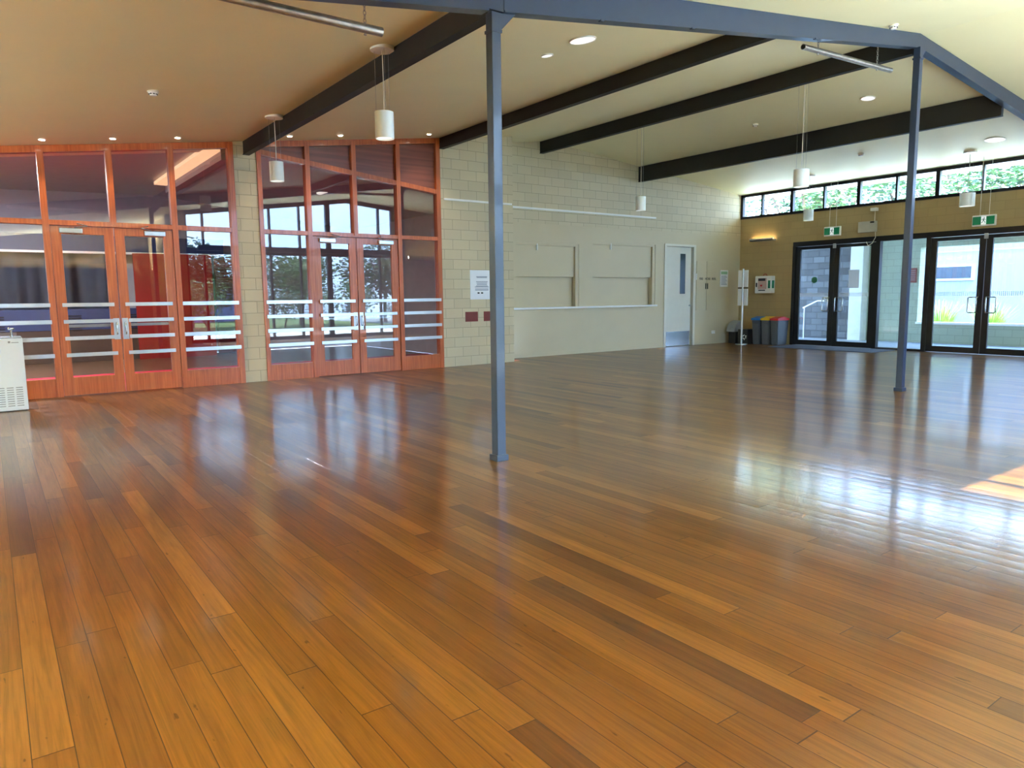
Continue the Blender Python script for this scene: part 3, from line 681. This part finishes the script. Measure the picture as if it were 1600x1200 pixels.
# ------------------------------------------------------------------ exit signs, boxes, wall light
def exit_sign(y, z, label, w=0.44):
    x = 17.75; h = 0.235
    r = thing('exit_sign', (x, y, z), label, 'exit sign', 'green hanging exit signs')
    MB().box(x, x+0.06, y-w/2, y+w/2, z, z+h, 0.01).build('housing', m_white, r)
    MB().box(x-0.004, x+0.001, y-w/2+0.02, y+w/2-0.012, z+0.03, z+h-0.03).build('green_face', m_green, r)
    P = lambda a, b: (x-0.005, y-a*0.085, z+h/2+b*0.085)
    MB().box(x-0.0055, x-0.003, y-0.05, y+0.05, z+0.03, z+h-0.03).build('doorway', m_signw, r)
    fm = MB(); ext = (-0.003, 0, 0)
    hd = [P(0.12+0.13*math.cos(q*PI/4), 0.66+0.13*math.sin(q*PI/4)) for q in range(8)]; fm.prism(hd, ext)
    for poly in ([(-0.02, 0.48), (0.2, 0.46), (0.1, -0.1), (-0.16, -0.1)], [(0.02, -0.08), (0.12, -0.02), (0.42, -0.35), (0.3, -0.44)], [(0.3, -0.44), (0.42, -0.35), (0.42, -0.8), (0.32, -0.8)],
                 [(-0.16, -0.1), (-0.02, -0.1), (-0.2, -0.5), (-0.3, -0.42)], [(-0.2, -0.5), (-0.26, -0.4), (-0.55, -0.5), (-0.5, -0.62)], [(0.1, 0.46), (0.2, 0.44), (0.5, 0.12), (0.42, 0.04)], [(-0.02, 0.46), (0.04, 0.36), (-0.42, 0.12), (-0.46, 0.24)]):
        fm.prism([P(*q) for q in poly], ext)
    fm.build('running_figure', pm('dark green figure', rgb(0, 62, 46), 0.6), r)
    for dy in (-0.09, 0.09): MB().cyl((x+0.03, y+dy, z+h-0.005), (x+0.03, y+dy, ceil_z(x)), 0.004, seg=8).build('suspension_rod', m_white, r)
exit_sign(10.33, 2.89, 'green running-man exit sign hanging over the left pair of glass doors')
exit_sign(6.83, 2.85, 'green running-man exit sign hanging over the right pair of glass doors', 0.46)
wb = thing('control_box', (18.15, 9.6, 2.94), 'light grey metal control box on the wall above the glass doors', 'box')
MB().box(18.09, XR-0.001, 9.39, 9.83, 2.94, 3.21, 0.008).build('casing', m_boxg, wb)
MB().box(18.085, 18.092, 9.42, 9.52, 3.16, 3.20).build('badge', m_blackp, wb)
MB().path([(18.15, 9.44, 3.2), (18.15, 9.44, 3.445)], 0.01, 8).build('upper_conduit', m_offw, wb)
MB().path([(18.15, 9.41, 2.95), (18.15, 9.40, 2.80), (18.12, 9.46, 2.66), (18.1, 9.55, 2.60), (18.14, 9.62, 2.70)], 0.008, 8).build('cable', m_offw, wb, smooth=True)
tag(MB().box(18.08, XR-0.001, 9.38, 9.53, 3.45, 3.53, 0.01).build('motion_sensor', m_white), 'small white sensor directly beneath the high strip windows', 'sensor')
wlg = thing('wall_light', (18.12, 12.65, 2.93), 'narrow white wall light glowing warm on the tan corner wall', 'wall light')
MB().box(18.05, XR-0.001, 12.26, 13.03, 2.925, 2.965, 0.004).box(18.05, 18.065, 12.26, 13.03, 2.925, 3.0, 0.004).build('trough', m_white, wlg)
MB().cyl((18.12, 12.30, 2.985), (18.12, 12.99, 2.985), 0.014, seg=10).build('tube', m_tube, wlg)

# added housings that hide the unseen fill uplights
TL = ['long dark light trough above the tall side windows', 'long light trough on the tan wall beside the tall side windows', 'long light trough on the rear wall of the hall', 'long light trough on the left side wall of the hall']
for (x, y, z, L, ax, e_, tl), lb in zip(FILL_TROUGHS, TL):
    r = thing('wall_trough', (x, y, z), lb, 'wall light', 'long wall light troughs'); h = L/2+0.05; b = MB()
    if ax == 'X': b.box(x-h, x+h, y-0.16, y+0.16, z-0.14, z-0.115).box(x-h, x+h, y+0.15, y+0.17, z-0.14, z+0.025)
    else: b.box(x-0.16, x+0.16, y-h, y+h, z-0.14, z-0.115).box(x+0.15, x+0.17, y-h, y+h, z-0.14, z+0.025)
    b.build('trough', m_black if 'dark' in lb else m_blkR, r)

# defibrillator cabinet
ad = thing('defibrillator_cabinet', (18.05, 12.5, 1.43), 'white defibrillator cabinet on the tan wall above the bins', 'cabinet')
x1 = XR-0.001; x0 = XR-0.20
MB().box(x0, x1, 12.24, 12.76, 1.44, 1.93, 0.02).build('casing', m_white, ad)
MB().box(x0-0.004, x0+0.001, 12.38, 12.66, 1.56, 1.87).build('front_panel', pm('pinkish printed panel', rgb(205, 175, 170), 0.5), ad)
MB().box(x0-0.006, x0-0.003, 12.42, 12.65, 1.79, 1.86).box(x0-0.006, x0-0.003, 12.42, 12.64, 1.51, 1.54).box(x0-0.006, x0-0.0, 12.69, 12.73, 1.62, 1.74).build('printed_panel', m_inkd, ad)
MB().prism([(x0-0.006, 12.55, 1.62), (x0-0.006, 12.59, 1.665), (x0-0.006, 12.57, 1.69), (x0-0.006, 12.55, 1.675), (x0-0.006, 12.53, 1.69), (x0-0.006, 12.51, 1.665)], (-0.002, 0, 0)).build('heart_mark', m_red, ad)
gm = MB().box(x0+0.05, x0+0.15, 12.234, 12.241, 1.58, 1.80).box(x0-0.006, x0-0.0, 12.26, 12.33, 1.58, 1.80).build('green_badge', pm('green badge', rgb(20, 130, 95), 0.5), ad)
MB().torus((x0+0.1, 12.50, 1.93), 0.06, 0.012, Matrix.Rotation(PI/2, 3, 'Z')).build('handle', pm('red brown handle', rgb(160, 60, 50), 0.5), ad, smooth=True)

# brochure stand
bs = thing('brochure_stand', (17.3, 12.66, 0), 'slim silver pole stand holding white panels beside the bins', 'stand')
MB().cyl((17.3, 12.66, 0.02), (17.3, 12.66, 2.13), 0.028).build('pole', m_chrome, bs, smooth=True, autos=True)
MB().cyl((17.3, 12.66, 0), (17.3, 12.66, 0.02), 0.17, 0.165, 28).build('base_disc', m_chrome, bs)
for z0 in (1.62, 1.10):
    for sy in (-1, 1):
        MB().box(17.30, 17.315, 12.66+sy*0.035-(0.13 if sy < 0 else 0), 12.66+sy*0.035+(0.13 if sy > 0 else 0), z0, z0+0.47, 0.004).build('display_panel', m_paper, bs)
MB().box(17.29, 17.32, 12.50, 12.82, 1.58, 1.61).build('crossbar', m_inkd, bs)
# curved grey seat-shaped hood beside it
ch = thing('stacked_tray', (17.55, 13.1, 0.0), 'grey curved plastic hood low in the corner beside the stand', 'hood')
pts = [(17.35+0.0, 13.25, 0.33)]
prof = [(0.0, 0.34), (0.03, 0.45), (0.10, 0.56), (0.20, 0.63), (0.34, 0.66)]
hd = MB()
pp = [(17.42+a, 13.0, b) for a, b in prof]+[(17.76, 13.0, 0.34)]
hd.prism(pp, (0, 0.28, 0)); hd.build('hood', m_grey, ch)
MB().box(17.5, 17.76, 13.02, 13.26, 0.0, 0.34, 0.01).build('pedestal', m_blackp, ch)
# recycling box + bins
def recycle(mb, c, R, s):
    for k in range(3):
        a = PI/2+2*PI*k/3
        def q(ang, rad): return Vector(c)+R @ Vector((s*rad*math.cos(ang), s*rad*math.sin(ang), 0))
        z = R @ Vector((0, 0, 0.003))
        mb.prism([q(a-0.15, 1.0), q(a+1.05, 1.05), q(a+1.05, 0.6), q(a-0.15, 0.55)], z)
        mb.prism([q(a+0.95, 1.3), q(a+1.5, 0.8), q(a+0.95, 0.35)], z)
rb = thing('recycling_box', (17.45, 12.72, 0), 'low black recycling box with white arrows, left of the bins', 'bin')
MB().box(17.5, 17.9, 12.60, 12.93, 0.0, 0.42, 0.012).build('body', m_blackp, rb)
s_ = MB(); recycle(s_, (17.499, 12.71, 0.20), R_RIGHT, 0.075); s_.build('recycling_symbol', m_white, rb)
def bin_(y0, y1, lid_m, label):
    r = thing('slim_bin', (17.87, (y0+y1)/2, 0), label, 'bin', 'slim recycling bins by the glass doors')
    x0, x1 = 17.62, 18.14; b = MB()
    v0 = [(x0+0.035, y0+0.025, 0), (x1-0.035, y0+0.025, 0), (x1-0.035, y1-0.025, 0), (x0+0.035, y1-0.025, 0)]
    v1 = [(x0, y0, 0.70), (x1, y0, 0.70), (x1, y1, 0.70), (x0, y1, 0.70)]
    a = [b.bm.verts.new(p) for p in v0]; c = [b.bm.verts.new(p) for p in v1]; b.bm.faces.new(a[::-1]); b.bm.faces.new(c)
    for i in range(4): b.bm.faces.new((a[i], a[(i+1) % 4], c[(i+1) % 4], c[i]))
    bmesh.ops.bevel(b.bm, geom=list(b.bm.edges), offset=0.02, segments=2, affect='EDGES')
    b.build('body', m_bin, r, smooth=True, autos=True)
    MB().box(x0-0.012, x1+0.012, y0-0.010, y1+0.010, 0.685, 0.705, 0.006).prism([(x0-0.01, y0-0.008, 0.705), (x1+0.01, y0-0.008, 0.705), (x1+0.01, y0-0.008, 0.735), ((x0+x1)/2, y0-0.008, 0.79), (x0-0.01, y0-0.008, 0.735)], (0, y1-y0+0.016, 0)).build('lid', lid_m, r)
    MB().path([(x0-0.005, y0+0.06, 0.60), (x0-0.03, y0+0.06, 0.60), (x0-0.03, y1-0.06, 0.60), (x0-0.005, y1-0.06, 0.60)], 0.008, 8).build('handle', m_bin, r)
bin_(12.30, 12.57, m_blue, 'slim charcoal bin with a blue lid'); bin_(11.995, 12.27, m_yel, 'slim charcoal bin with a yellow lid'); bin_(11.72, 11.965, m_red, 'slim charcoal bin with a red lid next to the glass doors')
mt = thing('door_mat', (17.3, 10.2, 0), 'slate blue floor mat in front of the left glass doors', 'mat')
MB().box(16.95, 18.12, 8.75, 11.55, 0.0, 0.014, 0.004).build('mat_body', m_mat, mt)

# notices on the glass doors
tag(MB().box(XR+0.026, XR+0.029, 9.95-0.14, 9.95+0.14, 1.55, 2.02).build('notice', m_thin), 'white notice taped to the second glass door from the left', 'notice')
tag(MB().box(XR+0.026, XR+0.029, 10.62, 10.74, 1.18, 1.34).build('notice', m_thin), 'small white sticker beside the handle of the leftmost glass door', 'sticker')
gs = MB().cyl((XR+0.026, 11.05, 1.78), (XR+0.029, 11.05, 1.78), 0.085, seg=24).build('round_sticker', pm('green sticker', rgb(60, 135, 100), 0.6)); tag(gs, 'round green sticker on the leftmost glass door', 'sticker')

# ------------------------------------------------------------------ water cooler
wc = thing('water_cooler', (0.12, 11.66, 0), 'white boxy water cooler with a chrome tap at the left edge', 'water cooler')
MB().box(-0.11, 0.352, 11.484, 11.84, 0.012, 0.965, 0.012).build('cabinet', m_cool, wc)
MB().box(-0.10, 0.342, 11.492, 11.83, 0.962, 0.985, 0.006).build('basin_top', m_ss, wc)
tp = MB().path([(0.24, 11.56, 0.98), (0.24, 11.56, 1.04), (0.235, 11.55, 1.09), (0.21, 11.53, 1.10)], 0.014, 10); tp.cyl((0.24, 11.56, 0.98), (0.24, 11.56, 0.995), 0.024); tp.box(0.205, 0.275, 11.53, 11.58, 1.075, 1.10, 0.006); tp.build('tap', m_ss, wc, smooth=True, autos=True)
v = MB()
for c in range(4):
    for k in range(9): v.box(-0.07+c*0.10, 0.005+c*0.10, 11.480, 11.486, 0.07+k*0.03, 0.081+k*0.03)
v.build('vent_slots', pm('grey slot', rgb(150, 160, 166), 0.6), wc)
MB().box(0.19, 0.215, 11.480, 11.485, 0.905, 0.93).box(0.225, 0.305, 11.480, 11.485, 0.906, 0.914).build('maker_badge', m_grey, wc)
MB().box(-0.10, 0.34, 11.50, 11.82, 0.0, 0.015).build('plinth', m_blackp, wc)

# ------------------------------------------------------------------ hall behind the timber screens
HB = 20.6
def hz(x): return 4.12-0.118*(x-3.7) if x > 3.7 else 4.12-0.03*(3.7-x)
ha = MB().box(X0, 9.1, YL+0.13, 16.2, -0.15, -0.001); struct(ha, 'floor_hall', m_crim)
struct(MB().box(X0, 9.1, 16.2, HB, -0.15, -0.001), 'floor_hall_timber', wood('dark hall boards', rgb(70, 48, 34), rgb(100, 72, 50), 'Y'))
hc = MB().prism([(X0, YL+0.23, hz(X0)), (3.7, YL+0.23, hz(3.7)), (9.1, YL+0.23, hz(9.1)), (9.1, YL+0.23, hz(9.1)+0.15), (3.7, YL+0.23, hz(3.7)+0.15), (X0, YL+0.23, hz(X0)+0.15)], (0, HB-YL, 0)); struct(hc, 'ceiling_hall', m_hall)
hw = MB().box(X0-0.2, 9.3, HB+0.05, HB+0.25, 0, 4.3).box(9.1, 9.3, YS+0.3, HB+0.1, 0, 4.3).box(X0-0.2, X0, YS+0.3, HB+0.1, 0, 4.3); struct(hw, 'wall_hall', m_hall)
st = thing('stage', (1.0, HB, 0), 'navy stage front with vents behind the first timber screen', 'stage')
MB().box(X0+0.02, 3.4, HB-0.8, HB+0.04, 0.76, 1.25, 0.01).build('apron', m_navy, st)
MB().box(X0+0.02, 3.4, HB-0.79, HB+0.04, 0, 0.76, 0.01).build('lower_panel', pm('dark brown stage panel', rgb(66, 50, 42), 0.5), st)
for x0 in (-0.3, 1.2, 2.7):
    v = MB()
    for k in range(7): v.box(x0, x0+0.6, HB-0.815, HB-0.8, 0.75+k*0.055, 0.775+k*0.055)
    v.build('vent', m_blackp, st)
pv = thing('stage_pelmet', (1.0, HB, 2.4), 'navy pelmet with a white lower edge over the stage curtain', 'pelmet')
MB().box(X0+0.02, 5.2, HB-0.5, HB-0.4, 2.62, 3.0, 0.005).build('board', m_navy, pv)
MB().box(X0+0.02, 5.2, HB-0.52, HB-0.38, 2.57, 2.62).build('edge_strip', m_white, pv)
def curtain(x0, x1, y, z0, z1, mat, label, name):
    b = MB(); n = int((x1-x0)/0.04); a = []; c = []
    for i in range(n+1):
        x = x0+(x1-x0)*i/n; yy = y+0.07*math.sin(x*7.3)+0.03*math.sin(x*17+1)
        a.append(b.bm.verts.new((x, yy, z0))); c.append(b.bm.verts.new((x, yy*1.0+0.01, z1)))
    for i in range(n): b.bm.faces.new((a[i], a[i+1], c[i+1], c[i]))
    r = bmesh.ops.solidify(b.bm, geom=list(b.bm.faces), thickness=0.012)
    return tag(b.build(name, mat, smooth=True), label, 'curtain')
curtain(X0+0.1, 2.75, HB-0.25, 1.26, 2.62, pm('slate stage cloth', rgb(122, 140, 162), 0.85, noise=0.05), 'slate grey pleated stage curtain behind the first timber screen', 'stage_curtain')
tag(MB().box(2.95, 4.75, 19.55, 19.62, 0.0, 2.57, 0.005).build('crimson_screen', m_crimw), 'tall crimson panel standing behind the first pair of timber doors', 'panel')
tag(MB().box(5.0, 5.9, 20.3, 20.4, 0.0, 2.57, 0.005).build('crimson_screen', m_crimw), 'crimson panel behind the right side light of the first screen', 'panel')
ls = thing('ceiling_light_trough', (3.55, 15.2, 4.0), 'long warm glowing light trough on the hall ceiling behind glass', 'light trough')
MB().box(3.52, 3.66, 13.4, 18.2, 3.86, 4.06, 0.005).build('housing', m_hall, ls)
MB().box(3.25, 3.51, 13.4, 18.0, 4.00, 4.07, 0.004).build('diffuser', pm('warm lit diffuser', (1, 0.8, 0.5), 0.5, emit=(1.0, 0.58, 0.32), es=0.36), ls)  # glow put in for sunlight bounced off the floor onto the ceiling
for (x, y, e_) in ((-0.3, 16.5, 240), (6.5, 16.0, 10)):
    l = bpy.data.lights.new('hall_lamp', 'AREA'); l.energy = e_; l.shape = 'DISK'; l.size = 0.45; l.color = (0.95, 0.95, 1.0)
    o = bpy.data.objects.new('hall_lamp', l); COL.objects.link(o); o.location = (x, y, 3.85)
    tag(MB().cyl((x, y, 3.87), (x, y, hz(x)+0.01), 0.25, seg=28).build('hall_ceiling_light', m_disc), 'round ceiling light in the hall behind the %s timber screen' % ('first' if x < 3 else 'second'), 'ceiling light')

# ------------------------------------------------------------------ outside the far wall
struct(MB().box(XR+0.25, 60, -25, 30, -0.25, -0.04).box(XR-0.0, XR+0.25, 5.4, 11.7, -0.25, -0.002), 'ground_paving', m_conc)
XC = 22.0
struct(MB().box(XR+0.26, XC+0.8, 2.5, 16.5, 3.06, 3.2), 'ceiling_walkway', pm('pale soffit', rgb(210, 212, 205), 0.7))  # unseen canopy added to shade the courtyard walls and paving
gbw = tag(MB().box(XC, XC+0.3, 11.95, 16.0, -0.04, 3.05).build('grey_block_wall', blocks('grey split block', rgb(84, 86, 88), 'Y', w=0.4, h=0.2, dark=0.6, var=0.4, rough=0.9, bump=1.0, mortar=0.012)), 'dark grey split-block courtyard wall seen through the left glass doors', 'wall')
tag(MB().box(XC-0.35, XC+0.3, 11.55, 11.95, -0.04, 3.05, 0.01).build('courtyard_pillar', pm('white courtyard pillar paint', rgb(212, 214, 205), 0.7)), 'pale square pillar at the end of the grey courtyard wall', 'pillar')
cw = MB().box(XC, XC+0.3, 10.05, 11.55, -0.04, 3.05).box(XC, XC+0.3, 3.0, 10.05, -0.04, 0.52).box(XC, XC+0.3, 3.0, 10.05, 2.70, 3.05)
tag(cw.build('cream_courtyard_wall', blocks('cream courtyard block', rgb(160, 170, 150), 'Y', dark=0.7, var=0.03, rough=0.8)), 'cream block courtyard wall with a wide opening, behind the right glass doors', 'wall')
tag(MB().box(XC-0.03, XC+0.33, 3.0, 10.08, 0.50, 0.56, 0.01).build('courtyard_sill', m_white), 'pale sill along the opening of the cream courtyard wall', 'sill')
pq = thing('wall_plaque', (XC, 10.45, 1.75), 'dark red slatted plaque on the cream courtyard wall', 'plaque')
MB().box(XC-0.03, XC-0.001, 10.05+0.07, 10.55, 1.70, 2.12, 0.005).build('board', m_redbox, pq)
s_ = MB()
for k in range(6): s_.box(XC-0.036, XC-0.03, 10.15, 10.52, 1.77+k*0.055, 1.785+k*0.055)
s_.build('lettering_rows', m_grey, pq)
hr = thing('handrail', (21.3, 13.2, 0), 'thin pale handrail in front of the grey courtyard wall', 'handrail')
MB().path([(21.5, 13.4, 0.95), (21.5, 12.9, 1.18), (21.5, 12.3, 1.18)], 0.022, 8).build('rail', m_white, hr)
MB().cyl((21.5, 13.35, -0.04), (21.5, 13.35, 0.97), 0.015, seg=8).build('upright', m_white, hr)
XW = 27.0
nb = thing('white_building', (XW, 9, 0), 'white panelled building beyond the courtyard opening', 'building')
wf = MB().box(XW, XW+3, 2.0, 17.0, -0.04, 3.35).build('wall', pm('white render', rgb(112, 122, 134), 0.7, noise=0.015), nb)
j = MB()
for y in (13.6, 12.0, 10.4, 8.8, 7.2, 5.6): j.box(XW-0.008, XW+0.01, y-0.012, y+0.012, 0.0, 3.3)
j.box(XW-0.008, XW+0.01, 2.0, 17.0, 2.78, 2.80); j.build('panel_joints', pm('joint grey', rgb(190, 196, 202), 0.7), nb)
wfr = MB().box(XW-0.05, XW+0.02, 10.55, 11.85, 1.80, 2.33, 0.005).build('window_frame', pm('pale blue frame', rgb(170, 195, 205), 0.5), nb)
MB().box(XW-0.055, XW-0.045, 10.64, 11.78, 1.87, 2.27).build('window_pane', pm('blue grey window', rgb(38, 52, 66), 0.5), nb)
def blades(cx, cy, n, h, rad, mat, label, seed):
    random.seed(seed); b = MB()
    for i in range(n):
        a = random.uniform(0, 2*PI); r = rad*math.sqrt(random.random())*0.45; x, y = cx+r*math.cos(a), cy+r*math.sin(a)
        L = h*random.uniform(0.6, 1.05); lean = random.uniform(0.1, 0.55)*rad/h*1.2; w = 0.012; ca, sa = math.cos(a), math.sin(a); pv = None
        for k in range(5):
            t = k/4; p = Vector((x+ca*L*lean*t*t*1.6, y+sa*L*lean*t*t*1.6, L*(t-0.25*lean*t*t)-0.04)); ww = w*(1-t*0.9)
            c0 = b.bm.verts.new(p+Vector((-sa*ww, ca*ww, 0))); c1 = b.bm.verts.new(p-Vector((-sa*ww, ca*ww, 0)))
            if pv: b.bm.faces.new((pv[0], pv[1], c1, c0))
            pv = (c0, c1)
    return tag(b.build('grass_clump', mat), label, 'grass plant', 'lime grass clumps in the courtyard')
blades(24.1, 10.3, 420, 1.25, 0.75, m_lime, 'lime green grass clump in the courtyard, left of the opening', 1)
blades(24.6, 9.1, 420, 1.15, 0.7, m_lime, 'lime green grass clump in the courtyard, centre of the opening', 2)
blades(25.1, 7.7, 260, 0.85, 0.6, m_lime, 'smaller lime grass clump in the courtyard, right of the others', 3)

# ------------------------------------------------------------------ trees and planting
def crown_mesh(name, blobs, n, size, seed, mat):
    random.seed(seed); b = bmesh.new()
    tot = sum(q[3]**2 for q in blobs)
    for (x, y, z, r) in blobs:
        for i in range(int(n*r*r/tot)):
            v = Vector((random.gauss(0, 1), random.gauss(0, 1), random.gauss(0, 1))).normalized()*r*(random.random()**0.4)
            c = Vector((x, y, z))+v*Vector((1, 1, 0.8)).length/1.6 if False else Vector((x+v.x, y+v.y, z+v.z*0.8))
            q = Matrix.Rotation(random.uniform(0, 2*PI), 3, 'Z') @ Matrix.Rotation(random.uniform(0, PI), 3, 'X'); s = size*random.uniform(0.6, 1.3)
            ps = [q @ Vector(p)*s+c for p in ((-0.5, 0, 0), (0, -0.22, 0.04), (0.5, 0, 0), (0, 0.22, 0.04))]
            b.faces.new([b.verts.new(p) for p in ps])
    me = bpy.data.meshes.new(name); b.to_mesh(me); b.free(); me.materials.append(mat); return me
def trunk_mesh(h, r, seed):
    random.seed(seed); b = MB(); pts = [(0, 0, -0.05)]
    for k in range(1, 6): pts.append((random.uniform(-0.15, 0.15)*k/3, random.uniform(-0.15, 0.15)*k/3, h*k/5))
    b.path(pts, r, 8)
    for k in range(6):
        a = random.uniform(0, 2*PI); p = Vector(pts[3 if k % 2 else 4]); L = h*0.45
        b.path([p, p+Vector((math.cos(a)*L*0.5, math.sin(a)*L*0.5, L*0.45)), p+Vector((math.cos(a)*L*0.8, math.sin(a)*L*0.8, L*1.0))], r*0.38, 6)
    me = bpy.data.meshes.new('trunk'); b.bm.to_mesh(me); b.bm.free(); me.materials.append(m_bark); return me
def blob(seed, h, w, n=9):
    random.seed(seed); return [(random.uniform(-w, w), random.uniform(-w, w), h*random.uniform(0.45, 1.0), random.uniform(0.28, 0.5)*w*1.6) for _ in range(n)]
TR = []
for i, (h, w, m, n) in enumerate(((6.5, 1.9, m_leafA, 3600), (5.5, 1.7, m_leafB, 3600), (6.0, 1.8, m_leafC, 3600))):
    TR.append((crown_mesh('foliage', blob(10+i, h, w, 14), n, 0.22, 20+i, m), trunk_mesh(h*0.75, 0.13, 30+i)))
BU = [(crown_mesh('foliage', blob(50+i, 1.4, 0.7, 8), 2200, 0.11, 60+i, m), trunk_mesh(0.9, 0.03, 70+i)) for i, m in enumerate((pm('deep green leaves', rgb(58, 88, 50), 0.5, noise=0.35, scale=3), pm('mid green leaves', rgb(86, 118, 60), 0.5, noise=0.35, scale=3)))]
def plant(name, kind, x, y, s, rz, label, cat, group):
    r = thing(name, (x, y, -0.04), label, cat, group); r.rotation_euler = (0, 0, rz); r.scale = (s, s, s)
    for nm, me in (('foliage', kind[0]), ('trunk', kind[1])):
        o = bpy.data.objects.new(nm, me); COL.objects.link(o); o.parent = r
far = [(32.5, 27.0, 0, 'grey-green tree behind the leftmost panes of the high windows'), (38.5, 24.0, 2, 'deep green tree behind the second and third high panes'), (32.5, 20.0, 1, 'bright green tree behind the fourth high pane'),
       (38.5, 17.6, 0, 'grey-green tree just left of the far post in the high windows'), (33.5, 13.4, 1, 'bright green tree just right of the far post in the high windows'), (39.5, 12.2, 2, 'deep green tree behind the right-hand high panes'), (34.0, 7.6, 0, 'grey-green tree at the right end of the high windows')]
for i, (x, y, k, lb) in enumerate(far): plant('courtyard_tree', TR[k], x, y, 1.25+0.1*(i % 3), i*1.3, lb, 'tree', 'trees beyond the high windows')
struct(MB().box(-30, XR+0.25, -40, YG-0.3, -0.25, -0.04) if False else MB().box(5.4, XR+0.24, -40, YG-0.26, -0.25, -0.04).box(-30, 5.4, -40, YB-0.26, -0.25, -0.04), 'ground_garden', m_grass)
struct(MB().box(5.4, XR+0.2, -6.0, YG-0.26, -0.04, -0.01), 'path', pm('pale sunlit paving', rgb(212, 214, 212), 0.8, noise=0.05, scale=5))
for i, m in enumerate((pm('shaded olive leaves', rgb(58, 88, 44), 0.5, noise=0.35, scale=3), pm('fresh garden leaves', rgb(80, 118, 48), 0.5, noise=0.35, scale=3))):  # even leaf colours, the olive crown darker than the fresh one
    TR.append((crown_mesh('foliage', blob(90+i, 3.9, 1.9, 18), 7000, 0.24, 95+i, m), trunk_mesh(3.0, 0.11, 97+i)))
near = [(3.2, -13.5, 4, 1.0, 'fresh green tree at the left end of the garden'), (8.6, -14.5, 3, 0.95, 'olive tree mirrored left in the second timber screen'), (14.0, -13.5, 4, 0.9, 'fresh green tree mirrored beside the second pair of timber doors'), (19.6, -14.5, 3, 1.0, 'olive tree mirrored right in the second timber screen'), (25.2, -13.6, 4, 1.0, 'fresh green tree at the right end of the garden')]
for i, (x, y, k, s, lb) in enumerate(near): plant('garden_tree', TR[k], x, y, s, i*2.1, lb, 'tree', 'garden trees mirrored in the glass')
bl = [(4.6, -8.4, 1.35), (8.0, -8.6, 1.4), (11.4, -8.4, 1.3), (14.8, -8.6, 1.4), (18.2, -8.4, 1.3), (21.6, -8.6, 1.4), (25.0, -8.4, 1.3)]
bn = ['leftmost', 'second from left', 'third from left', 'middle', 'third from right', 'second from right', 'rightmost']
for i, (x, y, s) in enumerate(bl): plant('garden_shrub', BU[i % 2], x, y, s, i*1.1, '%s leafy shrub of the garden bed outside the tall side windows' % bn[i], 'shrub', 'garden shrubs outside the side windows')
gb = thing('garden_pavilion', (9.5, -24, 0), 'low blue-walled pavilion with a white roof across the garden', 'building')
MB().box(7.0, 14.5, -28, -24, -0.04, 2.4).build('wall', pm('blue violet wall', rgb(120, 130, 170), 0.7), gb)
MB().prism([(6.5, -23.5, 2.4), (15.0, -23.5, 2.4), (15.0, -23.5, 2.5), (10.75, -23.5, 3.3), (6.5, -23.5, 2.5)], (0, -5, 0)).build('roof', m_white, gb)
